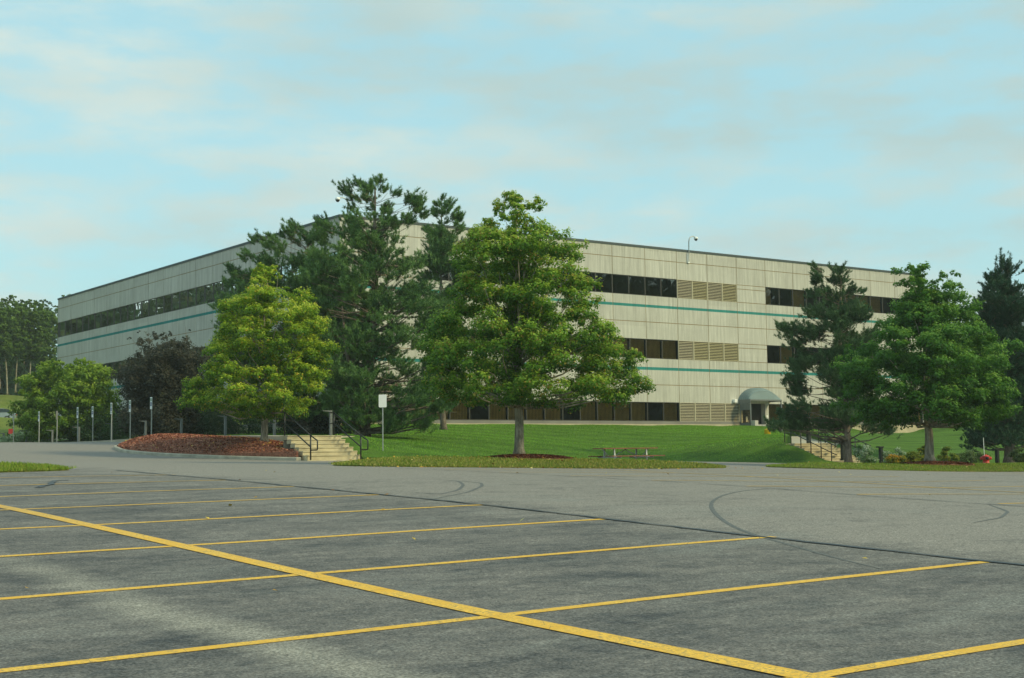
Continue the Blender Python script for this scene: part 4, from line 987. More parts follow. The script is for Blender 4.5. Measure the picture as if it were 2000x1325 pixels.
pine('pine_tree', 'dark blue green pine at the right edge with thick flared trunk', (PX5, PY5, b5-0.05), Pp5,
     [(0,0,0),(0.0,0,0.5),(0.10,0,1.6),(0.2,0.05,3.4),(0.15,0,5.5),(0.1,0,7.2),(0.05,0,8.9)], 0.30, 190, 0.70, 210, L=0.13, w=0.022, bias=0.4, pal=[(0.016, 0.055, 0.034), (0.032, 0.095, 0.050), (0.065, 0.155, 0.065)], dead=26,
     extra=[wpt(*q)+(1.0,) for q in [(1975,515,1972,905,d5),(1978,530,1972,905,d5),(1948,538,1972,905,d5)]])
# round bushy tree and weeping purple crab apple on the left
LX, LY = col_xy(150, d=94, py=865); bz = 1.15; d_ = 94
P6 = pxprof([(690,90,165),(705,62,190),(730,45,212),(760,35,222),(800,32,226),(830,45,222),(848,80,215)], 150, 866, d_)
broad_tree('round_tree', 'round bright green tree behind the row of parking signs', 'tree', (LX, LY, bz-0.3), P6,
    [(0,0,0),(0,0,0.3),(0.03,0,1.0),(-0.05,0.05,2.0),(0.05,0,3.6),(0.0,0,5.5)], 0.22, M_PBARK, 330, 0.62, 220, 0.17, [(0.04,0.11,0.01),(0.09,0.19,0.014),(0.18,0.31,0.02),(0.29,0.42,0.04),(0.40,0.50,0.07)], limbs=24, bias=0.5)
WX, WY = col_xy(318, d=80, py=860); d_ = 80
P7 = pxprof([(655,275,345),(675,258,385),(700,245,398),(740,238,402),(780,235,402),(820,240,400),(850,250,395)], 318, 862, d_)
PUR = [(0.026,0.036,0.028),(0.048,0.054,0.038),(0.072,0.076,0.052),(0.100,0.090,0.062),(0.11,0.135,0.06)]
broad_tree('crab_apple_tree', 'dark purple leaved weeping tree between round tree and yellow maple', 'tree', (WX, WY, hl(WX, WY)-0.05), P7,
    [(0,0,0),(0,0,0.3),(0.1,0,1.0),(-0.05,0.05,2.0),(0.05,0,3.6),(0.0,0,5.2)], 0.16, M_PBARK, 210, 0.70, 300, 0.13, PUR, limbs=50, bias=0.45, droop=0.55,
    extra=[wpt(*q)+(0.04,) for q in [(270,650,318,862,d_),(252,660,318,862,d_),(300,650,318,862,d_),(330,655,318,862,d_)]])
# bare wiry shoots above it, part of a second small tree
WX2, WY2 = col_xy(372, d=84, py=860); d_ = 84
P8 = pxprof([(690,355,400),(720,345,412),(760,340,418),(800,345,415),(835,350,410)], 372, 855, d_)
broad_tree('crab_apple_tree', 'smaller purple tree with thin upright shoots left of the yellow maple', 'tree', (WX2, WY2, hl(WX2, WY2)-0.05), P8,
    [(0,0,0),(0,0,0.3),(0.1,0,1.0),(-0.1,0.05,3.0),(-0.25,0,5.0),(-0.35,0,6.6)], 0.10, M_PBARK, 50, 0.6, 260, 0.13, [(0.02,0.022,0.016),(0.035,0.036,0.02),(0.055,0.06,0.03)], limbs=26, bias=0.45,
    extra=[wpt(*q)+(0.04,) for q in [(360,660,372,855,d_),(370,645,372,855,d_)]])

# shrubs: dark junipers at the wall, pale bushes by the drive, flower clumps
def shrub(name, label, base, r, h, pal, leaf=0.1, n=26, per=160, group=None, cat='shrub', flat=0.7):
    prof = [(0.05*h, r*0.8, r*0.8), (0.45*h, r, r), (0.85*h, r*0.6, r*0.6), (h, r*0.2, r*0.2)]
    t = thing(name, label, cat, base, group=group); C = sample_centres(prof, n, 0.45)
    Vs, Fs, Cs = [], [], []; off = 0; k = r*0.35
    for c in C:
        d = rng.normal(size=(per, 3)); d /= np.linalg.norm(d, axis=1)[:, None]
        P = c[:3]+d*k*rng.uniform(0.3, 1, per)[:, None]*np.array([1, 1, flat]); P[:, 2] = np.maximum(P[:, 2], 0.02)
        nr = d+np.array([0, 0, 0.5])+rng.normal(size=(per, 3))*0.4; nr /= np.linalg.norm(nr, axis=1)[:, None]
        v, f = leaf_quads(P, nr, leaf); Vs.append(v); Fs.append(f+off); off += len(v)
        pa = np.array(pal); u = np.clip(0.4*rng.uniform()+0.5*rng.uniform(size=per)+0.2*d[:, 2], 0, 0.999)*(len(pa)-1); i = u.astype(int); fr = (u-i)[:, None]
        Cs.append(np.repeat(pa[i]*(1-fr)+pa[np.minimum(i+1, len(pa)-1)]*fr, 4, 0))
    raw_mesh('foliage', np.vstack(Vs), np.vstack(Fs), M_LEAF, t, np.vstack(Cs))
    st = MB()
    for q in range(7):
        c = C[q % len(C)][:3]; st.tube([(0, 0, 0), c*0.5+np.array([0, 0, 0.05]), c], [0.02, 0.014, 0.006], 5)
    st.build('stems', M_PBARK, t); return t
DK = [(0.010,0.030,0.014),(0.020,0.052,0.022),(0.034,0.078,0.030)]
for i, (px, dd, r, h, lab) in enumerate([(352,84,1.6,2.2,'dark juniper right beside the weeping purple tree'),(405,80,1.9,2.3,'dark juniper below the left side of the yellow maple'),(462,77,2.0,2.1,'dark juniper at the facade left of the yellow maple trunk'),
        (560,74,1.9,2.2,'dark juniper just right of the yellow maple trunk'),(606,71,1.5,1.7,'dark juniper behind the left stair handrail'),(655,70,1.4,1.5,'dark juniper left of the twin pine trunks')]):
    x, y = col_xy(px, d=dd, py=850); shrub('juniper_shrub', lab, (x, y, hl(x, y)-0.1), r, h, DK, 0.10, 34, 230, 'dark junipers along the building')
VAR = [(0.10,0.17,0.06),(0.20,0.30,0.13),(0.34,0.44,0.24),(0.5,0.58,0.38)]
for px, dd, r, h, lab in ((5,97,0.8,0.75,'pale variegated bush at the left frame edge'),(48,99,1.15,1.0,'pale variegated bush left of the beige sign'),(100,98,1.35,1.15,'pale variegated bush between beige sign and hydrant')):
    x, y = col_xy(px, d=dd, py=864); shrub('variegated_shrub', lab, (x, y, 1.05), r, h, VAR, 0.12, 24, 150, 'pale bushes by the drive')
x, y = col_xy(50, d=104, py=850); shrub('green_shrub', 'dark green bush behind the pale variegated bushes', (x, y, 1.1), 1.6, 2.1, [(0.02,0.06,0.01),(0.05,0.12,0.015),(0.10,0.2,0.03)], 0.15, 26, 160)
x, y = col_xy(195, d=92, py=862); shrub('green_shrub', 'dark green hedge bush right of the round tree trunk', (x, y, 1.0), 2.0, 2.1, [(0.012,0.04,0.01),(0.025,0.07,0.015),(0.05,0.11,0.03)], 0.12, 30, 220)
x, y = col_xy(262, d=88, py=860); shrub('green_shrub', 'dark green hedge bush under the purple tree', (x, y, 1.0), 2.0, 2.0, [(0.012,0.04,0.01),(0.025,0.07,0.015),(0.05,0.11,0.03)], 0.12, 30, 220)
FLW = [(0.04,0.13,0.03),(0.10,0.24,0.06),(0.45,0.55,0.40),(0.75,0.80,0.72)]
ORG = [(0.08,0.17,0.02),(0.14,0.22,0.03),(0.30,0.28,0.03),(0.75,0.38,0.01),(0.85,0.45,0.02)]
YG = [(0.06,0.14,0.02),(0.20,0.26,0.03),(0.42,0.40,0.04)]
for px, dd, r, h, pal, nm, lab in ((1690,61,0.62,0.80,FLW,'flowering_shrub','white topped flowering bush beside the stair pine'),(1745,62,0.55,0.72,FLW,'flowering_shrub','white flowering bush behind the orange flowers'),
        (1748,60,0.55,0.22,ORG,'marigold_clump','low orange flowers left of the right maple'),(1802,60.5,0.28,0.75,YG,'yellow_shrub','upright yellow green plant touching the right maple trunk'),
        (1853,60.5,0.42,0.60,YG,'yellow_shrub','golden bush just right of the right maple'),(1895,62,0.7,0.55,[(0.05,0.10,0.03),(0.12,0.18,0.06),(0.2,0.27,0.11)],'grey_shrub','low grey green bush left of the right hydrant'),
        (1994,61,0.6,0.55,[(0.04,0.08,0.02),(0.09,0.14,0.04),(0.14,0.2,0.07)],'grey_shrub','low bush at the right frame edge beside the pine trunk'),(1785,60.2,0.5,0.4,YG,'yellow_shrub','short yellow green clump beside the orange flowers')):
    x, y = col_xy(px, d=dd, py=900); shrub(nm, lab, (x, y, z_at(px, 906, x, y)), r, h+0.08, pal, 0.07, 20, 130, cat='flowers' if 'flower' in lab else 'shrub')

# woodland beyond the drive on the left: separate tall trees with pale bare stems
def tall_tree(px, d, topy, basey, wpx, label, pal, bark, lowf=0.35, seed=0, group='trees on the bank behind the building', r=0.12, per=190, ncl=120, name='woodland_tree'):
    x, y = col_xy(px, d=d, py=basey); z = z_at(px, basey, x, y); H = (basey-topy)*d/F_PX; w = wpx*d/F_PX/2
    prof = [(H*lowf, w*0.6, w*0.6), (H*(lowf+0.12), w*1.1, w*1.1), (H*0.75, w*1.25, w*1.2), (H*0.88, w*1.0, w*1.1), (H*0.96, w*0.6, w*0.6), (H, w*0.3, w*0.3)]
    ln = rng.normal(size=2)*0.25
    broad_tree(name, label, 'tree', (x, y, z-0.2), prof, [(0,0,0),(0,0,0.4),(ln[0]*.3,0,H*0.25),(ln[0],0,H*0.5),(ln[0]*.8,ln[1],H*0.75),(0,0,H*0.97)], r, bark, ncl*2, w*0.22, int(per*0.6), 0.24, pal, group, limbs=12, bias=0.35)
FG = [(0.03,0.08,0.016),(0.065,0.14,0.025),(0.12,0.22,0.035),(0.19,0.31,0.055),(0.27,0.39,0.08)]
FG2 = [(0.022,0.06,0.022),(0.045,0.105,0.034),(0.08,0.16,0.042),(0.12,0.21,0.06)]
for a in ((-25,165,575,772,75,'woodland tree cut by the left frame edge, above the parked car',FG,M_PALEB,0.36),(14,168,573,768,60,'woodland tree with a pale thick stem near the left edge',FG,M_PALEB,0.38),(30,176,590,764,50,'forked pale stemmed woodland tree right of the thick stem',FG,M_PALEB,0.38),
          (57,172,582,770,56,'woodland tree with a tall straight pale stem',FG,M_PALEB,0.36),(80,182,578,762,56,'woodland tree with thin stem next to the building end',FG,M_PALEB,0.32),(128,200,572,760,40,'tree top peeking over the far end of the roof',FG,M_PBARK,0.4),
          (0,195,578,758,90,'dense dark woodland tree behind the pale stems at the left edge',FG2,M_PBARK,0.12),(45,200,585,756,80,'dense dark woodland tree behind the straight pale stem',FG2,M_PBARK,0.12),(85,205,585,756,80,'dense dark woodland tree touching the far building end',FG2,M_PBARK,0.12),(-40,190,580,760,80,'dense dark woodland tree behind the left frame edge',FG2,M_PBARK,0.12)):
    tall_tree(*a)
for a in ((1795,132,566,866,70,'evergreen behind the right end of the building',FG2,M_PBARK,0.1),(1845,128,560,868,80,'dark tree behind the right maple crown',FG2,M_PBARK,0.1),(1898,135,566,868,80,'mid green tree showing between right maple and edge pine',FG,M_PBARK,0.1),
          (1950,130,590,872,90,'dark tree behind the right edge pine',FG2,M_PBARK,0.05),(2010,128,585,876,90,'dark tree at the right frame edge beyond the lawn',FG2,M_PBARK,0.05),(1870,120,760,862,110,'low dark thicket tree beyond the crest of the right lawn',FG2,M_PBARK,0.02),(1960,112,770,872,110,'low dark thicket tree beyond the right lawn at the edge',FG2,M_PBARK,0.02)):
    tall_tree(*a, group='trees beyond the right lawn', ncl=60, per=200)

# far wood all round, seen as one mass and mirrored in the windows
def far_wood():
    Vs, Fs, Cs = [], [], []; off = 0; pts = []
    for i in range(110):          # beyond the drive, mirrored in the left facade
        x = rng.uniform(-50, 40); pts.append((x, rng.uniform(max(172, 172-x*0.3), 240), rng.uniform(15, 20)))
    for i in range(14):
        pts.append((rng.uniform(-30, -6), rng.uniform(122, 165), rng.uniform(13, 19)))
    for i in range(26):
        d = rng.uniform(215, 245); x, y = col_xy(rng.uniform(-60, 118), d=d, py=760); pts.append((x, y, rng.uniform(13, 15)))
    for i in range(120):          # south, mirrored in the right facade
        pts.append((rng.uniform(100, 230), rng.uniform(-25, 28), rng.uniform(25, 30)) if i > 16 else (rng.uniform(84, 112), rng.uniform(-60, -30), rng.uniform(24, 29)))
    for i in range(60):
        pts.append((rng.uniform(-60, 120), rng.uniform(240, 300), rng.uniform(10, 13)))
    for i in range(50):
        pts.append((rng.uniform(150, 260), rng.uniform(-60, 230), rng.uniform(11, 16)))
    for x, y, h in pts:
        z0 = float(ground_z(np.array([[x, y]]))[0]); n = 620
        d = rng.normal(size=(n, 3)); d /= np.linalg.norm(d, axis=1)[:, None]; rr = rng.uniform(0.6, 1.0, n)[:, None]
        lob = 1+0.25*np.sin(d[:, :1]*5+x)+0.2*np.cos(d[:, 1:2]*6+y)
        P = np.array([x, y, z0+h*0.52])+d*rr*lob*np.array([h*0.36, h*0.36, h*0.5])
        nr = d+rng.normal(size=(n, 3))*0.5; nr /= np.linalg.norm(nr, axis=1)[:, None]
        v, f = leaf_quads(P, nr, 1.3); Vs.append(v); Fs.append(f+off); off += len(v)
        c = np.array([0.022, 0.06, 0.018])*rng.uniform(0.6, 1.5)*np.array([rng.uniform(0.7, 1.4), 1, 1]); Cs.append(np.repeat(c*rng.uniform(0.6, 1.4, (n, 1)), 4, 0))
    o = raw_mesh('far_woodland', np.vstack(Vs), np.vstack(Fs), M_LEAF, None, np.vstack(Cs))
    tag(o, 'distant wooded skyline surrounding the office grounds', 'woodland', kind='stuff')
far_wood()

# ------------------------------------------------------------------ grass blades, mulch chips, fallen leaves
def blades(name, O, hf, n, ln, pal, label, clear=None, edge=None, keep=None, stripe=False):
    lo, hi = O.min(0), O.max(0); q = rng.uniform(lo, hi, (n*3, 2)); q = q[inside(O, q)]
    if keep is not None: q = q[keep(q)]
    if clear is not None:
        for C_ in clear: q = q[~inside(C_, q)]
    q = q[:n]
    if edge is not None:
        d = dist_to(O, q); m2 = d < edge; q = np.vstack([q, q[m2]+rng.normal(0, 0.05, (m2.sum(), 2)), q[m2]+rng.normal(0, 0.08, (m2.sum(), 2))])
    z = hf(q); P = np.column_stack([q, z-0.01]); k = len(P)
    a = rng.uniform(0, 2*math.pi, k); lean = rng.uniform(0.1, 0.7, k); L_ = ln*rng.uniform(0.5, 1.4, k)
    D = np.column_stack([np.cos(a)*lean, np.sin(a)*lean, np.ones(k)])*L_[:, None]; s = np.column_stack([-np.sin(a), np.cos(a), np.zeros(k)])*0.011
    V = np.stack([P-s, P+s, P+D], 1).reshape(-1, 3); pa = np.array(pal); i = rng.integers(0, len(pa), k)
    c = pa[i]*rng.uniform(0.7, 1.25, (k, 1))
    if stripe:
        sarg = q[:, 0]*0.72+q[:, 1]*0.35; c = c*(1+0.16*np.sign(np.sin(sarg*2.9))*np.minimum(1, 3*np.abs(np.sin(sarg*2.9)))+0.12*np.sin(q[:, 0]*0.31+1.2*np.sin(q[:, 1]*0.23)))[:, None]
    o = raw_mesh(name, V, np.arange(3*k).reshape(k, 3), M_BLADE, None, np.repeat(c, 3, 0)); return tag(o, label, 'grass', kind='stuff')
DRY = [(0.18,0.27,0.04),(0.26,0.33,0.055),(0.38,0.36,0.09),(0.46,0.40,0.13),(0.15,0.25,0.03)]
blades('grass', ISL['mid'][0], f_mid, 34000, 0.055, DRY, 'dry yellowish grass blades covering the middle island', clear=[RING1], edge=0.25)
blades('grass', ISL['left'][0], f_left, 20000, 0.06, [(0.17,0.29,0.035),(0.25,0.36,0.05),(0.33,0.37,0.07)], 'grass blades covering the small left island', edge=0.25, keep=lambda q: q[:, 0] > 4)
blades('grass', ISL['right'][0], f_right, 42000, 0.055, [(0.17,0.29,0.035),(0.24,0.34,0.05),(0.33,0.35,0.08)], 'grass blades covering the right island', clear=[RING2], edge=0.25, keep=lambda q: q[:, 0] < 62)
LQ = np.array([(27.2,46.2),(30.0,44.7),(33,43.3),(36,41.9),(43,41.7),(49.8,42.7),(50.0,47),(54,50.3),(60,56),(68,64),(75,71.8),(75,74.7),(42.2,74.7),(30.2,74),(30.1,60),(29.0,51)])
blades('grass', LQ, HL, 190000, 0.05, [(0.15,0.34,0.035),(0.21,0.41,0.045),(0.29,0.45,0.07),(0.11,0.26,0.03)], 'mown green grass blades on the lawn bank below the building', stripe=True)
def litter(name, pts, size, pal, label, cat):
    P = np.array(pts); n = len(P); nr = np.column_stack([rng.normal(0, .35, (n, 2)), np.ones(n)]); nr /= np.linalg.norm(nr, axis=1)[:, None]
    v, f = leaf_quads(P, nr, size, 0.7); c = np.array(pal)[rng.integers(0, len(pal), n)]*rng.uniform(0.7, 1.2, (n, 1))
    tag(raw_mesh(name, v, f, M_LITTER, None, np.repeat(c, 4, 0)), label, cat, kind='stuff')
def in_poly(O, n):
    lo, hi = O.min(0), O.max(0); q = rng.uniform(lo, hi, (n*4, 2)); return q[inside(O, q)][:n]
q = in_poly(BED, 16000); litter('bark_chips', np.column_stack([q, f_bed(q)+0.02]), 0.075, [(0.50,0.19,0.12),(0.34,0.12,0.08),(0.60,0.28,0.18),(0.17,0.06,0.045)], 'loose reddish bark chips over the kerbed mulch bed', 'mulch')
for O_, h_ in ((RING1, h_ring1), (RING2, h_ring2)):
    q = in_poly(O_, 2600); litter('bark_chips', np.column_stack([q, h_(q)+0.02]), 0.07, [(0.16,0.055,0.035),(0.09,0.03,0.02),(0.22,0.09,0.05)], 'loose bark chips in the mulch ring under the %s maple' % ('middle' if O_ is RING1 else 'right'), 'mulch')
lv = []
q = in_poly(BED, 900); q = q[rng.uniform(size=len(q)) < np.clip(1.2-0.16*np.hypot(q[:, 0]-YX-0.5, q[:, 1]-YY), 0.05, 1)]; lv += list(np.column_stack([q, f_bed(q)+0.05]))
q = in_poly(ISL['mid'][0], 220); lv += list(np.column_stack([q, f_mid(q)+0.06]))
q = in_poly(ISL['right'][0], 200); lv += list(np.column_stack([q, f_right(q)+0.06]))
q = np.column_stack([rng.uniform(2, 34, 90), rng.uniform(7, 31.5, 90)])[:45]; lv += list(np.column_stack([q, HA(q)+0.02]))
q = np.column_stack([rng.uniform(17, 32, 130), 31.2-rng.exponential(0.35, 130)]); lv += list(np.column_stack([q, HA(q)+0.02]))
litter('fallen_leaves', lv, 0.07, [(0.55,0.40,0.06),(0.50,0.30,0.05),(0.60,0.50,0.20),(0.35,0.16,0.04)], 'yellow fallen leaves scattered over mulch, grass and asphalt', 'leaves')

# ------------------------------------------------------------------ steps by the mulch bed
def steps(name, label, x0, x1, y0, z0, n, rise, run, loc_mat=M_STEP, nose=0.02):
    t = thing(name, label, 'steps', ((x0+x1)/2, y0, z0)); hw = (x1-x0)/2
    for i in range(n):
        mb = MB(); mb.box(-hw, hw, i*run-nose, (n*run+0.3) if i == n-1 else (i+1)*run+0.05, i*rise-(0.4 if i == 0 else 0.02), (i+1)*rise-0.035)
        mb.box(-hw, hw, i*run-nose-0.03, (i+1)*run-nose-0.032 if i < n-1 else n*run+0.3, (i+1)*rise-0.0345, (i+1)*rise)
        mb.build('step', loc_mat, t, bevel=0.008)
    return t
ZS = z_at(650, 897, (SX0+SX1)/2, 46.8); ZW = float(walk_z(49.0))
stp = steps('concrete_steps', 'short flight of six worn concrete steps right of the mulch bed', SX0, SX1, 46.75, ZS, 6, (ZW-ZS)/6, 0.31)
patch('landing', [(SX0-0.3,46.1),(SX1+0.3,46.1),(SX1+0.1,46.9),(SX0-0.1,46.9)], lambda q: np.maximum(HA(q)+0.02, ZS-0.03+0*q[:, 0]), 0.5, M_STEP, skirt=0.2)
def handrail(name, label, x, y0, z0, ztop, ytop, loop=0.5, group=None):
    t = thing(name, label, 'handrail', (x, y0, z0), group=group); dz = ztop-z0; dy = ytop-y0
    mb = MB(); mb.tube([(0, 0, -0.05), (0, 0, 0.92)], 0.03, 8); mb.build('post', M_RAIL, t, smooth=True)
    mb = MB(); mb.tube([(0, dy, dz-0.05), (0, dy, dz+0.92)], 0.03, 8); mb.build('post', M_RAIL, t, smooth=True)
    for h in (0.90, 0.48):
        mb = MB(); mb.tube([(0, 0.05, h), (0, dy, dz+h), (0, dy+0.30, dz+h)], 0.026, 8); mb.build('rail', M_RAIL, t, smooth=True)
    mb = MB(); r = 0.06; pts = [(0, 0.05, 0.90), (0, -loop*0.75, 0.74), (0, -loop, 0.70), (0, -loop-0.03, 0.66), (0, -loop-0.03, 0.38), (0, -loop, 0.34), (0, -0.02, 0.34)]
    mb.tube(pts, 0.026, 8); mb.build('end_loop', M_RAIL, t, smooth=True)
handrail('stair_handrail', 'black pipe handrail on the left side of the six steps', SX0+0.10, 46.60, ZS, ZW, 48.7, group='handrails of the six steps')
handrail('stair_handrail', 'black pipe handrail on the right side of the six steps', SX1-0.10, 46.60, ZS, ZW, 48.7, group='handrails of the six steps')

# flight up to the entrance walk at the right
zb, zt = -0.62, 0.42
zb = z_at(1640, 905, 51.5, 44.3); 
stp2 = steps('concrete_stairs', 'long side flight of concrete stairs climbing to the entrance walk', 50.25, 52.85, 44.25, zb, 8, (0.44-zb)/8, 0.30)
ck = MB()
for i in range(8): ck.box(-0.22-1.3, -1.3-0.003, i*0.30, 2.5, -0.3, i*(0.44-zb)/8+0.05)
ck.build('stringer', M_GREYM, stp2)
for nm, xx, lab in (('l', 50.35, 'black stair railing on the near left side of the long flight'), ('r', 52.75, 'black stair railing on the far right side of the long flight')):
    t = thing('stair_railing', lab, 'railing', (xx, 44.1, zb), group='railings of the long flight')
    for j in range(5):
        yy = j*0.62+0.05; zz_ = min(j*0.62*((0.44-zb)/2.4), 0.44-zb); mb = MB(); mb.tube([(0, yy, zz_-0.1), (0, yy, zz_+0.92)], 0.024, 8); mb.build('post', M_RAIL, t, smooth=True)
    for h in (0.90, 0.50):
        mb = MB(); mb.tube([(0, -0.28, h-0.12), (0, -0.22, h-0.10), (0, 0.05, h), (0, 2.45, 0.44-zb+h), (0, 2.95, 0.44-zb+h)], 0.022, 8); mb.build('rail', M_RAIL, t, smooth=True)
    mb = MB(); mb.tube([(0, 2.93, 0.44-zb-0.1), (0, 2.93, 0.44-zb+0.92)], 0.024, 8); mb.build('post', M_RAIL, t, smooth=True)

# ------------------------------------------------------------------ signs, lamps, hydrants, small things
x, y = col_xy(748, y=47.7, py=880); zb_ = z_at(748, 882.5, x, y); d_ = depth_of(x, y); hh = (882.5-771.5)*d_/F_PX
t = thing('blank_sign', 'white rectangular sign on a steel post beside the six steps', 'sign', (x, y, zb_), rz=-YAW)
mb = MB(); mb.box(-0.022, 0.022, -0.02, 0.02, -0.1, hh-0.05); mb.build('post', M_GALV, t, bevel=0.004)
mb = MB(); w2, h2, r = 0.155, 0.50, 0.035
def rrect(w2, z0, z1, r, yv):
    P = []
    for cx_, cz_, a0 in ((w2-r, z1-r, 0), (-w2+r, z1-r, 90), (-w2+r, z0+r, 180), (w2-r, z0+r, 270)):
        for k in range(5): a = R_(a0+k*22.5); P.append((cx_+r*math.cos(a), yv, cz_+r*math.sin(a)))
    return P
def plate(parent, name, mat, w2, z0, z1, r, ya, yb):
    mb = MB(); A = rrect(w2, z0, z1, r, ya); B = rrect(w2, z0, z1, r, yb); mb.poly(A); mb.poly(B[::-1])
    for i in range(len(A)): j = (i+1) % len(A); mb.quad(A[j], A[i], B[i], B[j])
    return mb.build(name, mat, parent)
plate(t, 'panel', M_WHITE, w2, hh-h2, hh, r, -0.032, -0.024)

M_SGRN = plain('sign_green', (0.02, 0.16, 0.07), 0.4); M_SBLU = plain('sign_blue', (0.015, 0.05, 0.22), 0.4); M_BEIGE = plain('beige_sign_sheet', (0.50, 0.40, 0.31), 0.5, var=0.04)
def parking_sign(px, top, bot, kind, label):
    x, y = col_xy(px, x=27.75, py=bot); zb_ = z_at(px, bot, x, y); H = z_at(px, top, x, y)-zb_
    t = thing('parking_sign', label, 'sign', (x, y, zb_), rz=R_(-90), group='parking signs along the drive')
    mb = MB(); mb.box(-0.03, 0.03, -0.02, 0.02, -0.6, H-0.03); mb.build('post', M_GALV, t)
    if kind == 'beige': plate(t, 'panel', M_BEIGE, 0.15, H-0.50, H, 0.03, -0.030, -0.024); return
    if kind == 'plain': plate(t, 'panel', M_GALV, 0.15, H-0.45, H, 0.03, -0.030, -0.024); return
    p = plate(t, 'panel', M_WHITE, 0.15, H-0.62, H, 0.03, -0.030, -0.024)
    q = MB()
    for k in range(3): q.box(-0.115, 0.115, -0.0345, -0.0325, H-0.10-k*0.055, H-0.065-k*0.055)
    for s_ in (-1, 1): q.box(s_*0.14-0.006, s_*0.14+0.006, -0.0345, -0.0325, H-0.58, H-0.04)
    q.build('lettering', M_SGRN, p)
    q = plate(p, 'symbol_field', M_SBLU, 0.085, H-0.46, H-0.26, 0.02, -0.036, -0.0325)
    s_ = MB(); s_.lathe([(0.0, 0), (0.014, 0)], 8)
    s_ = MB(); s_.box(-0.012, 0.012, -0.0385, -0.0365, H-0.39, H-0.31); s_.box(-0.012, 0.035, -0.0385, -0.0365, H-0.395, H-0.375); s_.box(0.02, 0.045, -0.0385, -0.0365, H-0.435, H-0.41); s_.box(-0.012, 0.012, -0.0385, -0.0365, H-0.30, H-0.28)
    s_.build('wheelchair_symbol', M_WHITE, p)
    if kind == 'arrow':
        s2 = MB(); s2.box(-0.08, 0.08, -0.0345, -0.0325, H-0.56, H-0.535); s2.build('arrow', M_SGRN, p)
for a in ((295.5,776,868,'hc','reserved parking sign nearest the mulch bed'),(254,782,866,'hc','second reserved parking sign from the mulch bed'),(217.5,787,866,'arrow','reserved parking sign above a dark lamp post'),
          (181,794,865.5,'hc','reserved parking sign right of the hydrant'),(151.5,796,865,'hc','reserved parking sign left of the hydrant'),(111,803,864.5,'beige','plain beige parking sign panel'),
          (76,804,864.5,'hc','reserved parking sign left of the beige sign'),(26,810,864.5,'plain','grey backed sign post, the farthest left of its row')):
    parking_sign(*a)
def lamp(px, bot, top, label, x=None, arm=True):
    xx, yy = col_xy(px, x=29.2 if x is None else x, py=bot)
    zb_ = float(f_walk(np.array([[xx, yy]]))[0]) if x is None else z_at(px, bot, xx, yy)
    H = z_at(px, top, xx, yy)-zb_
    t = thing('path_lamp', label, 'path light', (xx, yy, zb_), group='low grey path lights')
    mb = MB(); mb.box(-0.055, 0.055, -0.055, 0.055, -0.2, H); mb.build('post', M_POST, t, bevel=0.006)
    if arm:
        mb = MB(); mb.box(-0.40, -0.057, -0.052, 0.052, H-0.065, H-0.003); mb.v = [(v[0], v[1], v[2]+0.04 if (v[0] < -0.3 and v[2] < H-0.05) else v[2]) for v in mb.v]; mb.build('lamp_head', M_POST, t)
for a in ((646,852,802,'grey path light above the top of the six steps'),(536,850,807,'grey path light right of the yellow maple trunk'),(440,849,812,'grey path light left of the yellow maple trunk'),(354,850,818,'grey path light at the right foot of the purple tree'),
          (284,858,822,'dark path light between the two nearest parking signs'),(218,864,827,'dark path light directly below a parking sign'),(154,865,834,'dark path light next to the left hydrant'),(102,865,840,'dark path light just left of the beige sign'),(51,865,841,'dark path light among the pale bushes'),(7,865,846,'dark path light nearest the left frame edge')):
    lamp(*a)
M_DPOST = plain('black_bollard_paint', (0.012, 0.02, 0.018), 0.5)
def bollard(px, bot, top, d, label, head=True):
    x, y = col_xy(px, d=d, py=bot); zb_ = z_at(px, bot+5, x, y); H = z_at(px, top, x, y)-zb_
    t = thing('bollard_light', label, 'bollard', (x, y, zb_), group='black bollard lights on the right')
    mb = MB(); mb.box(-0.07, 0.07, -0.07, 0.07, -0.1, H-0.06); mb.build('post', M_DPOST, t, bevel=0.006)
    mb = MB(); mb.box(-0.20, 0.11, -0.10, 0.10, H-0.06, H); mb.build('lamp_head', M_DPOST, t, bevel=0.006)
for a in ((1721,901,872,62,'black bollard light between the two white flowering bushes'),(1948,902,876,62,'black bollard light right of the right hydrant'),(1646,896,851,66,'tall black bollard light beside the long stairs'),(1579,862,838,68,'black bollard light at the top of the long stairs')):
    bollard(*a)
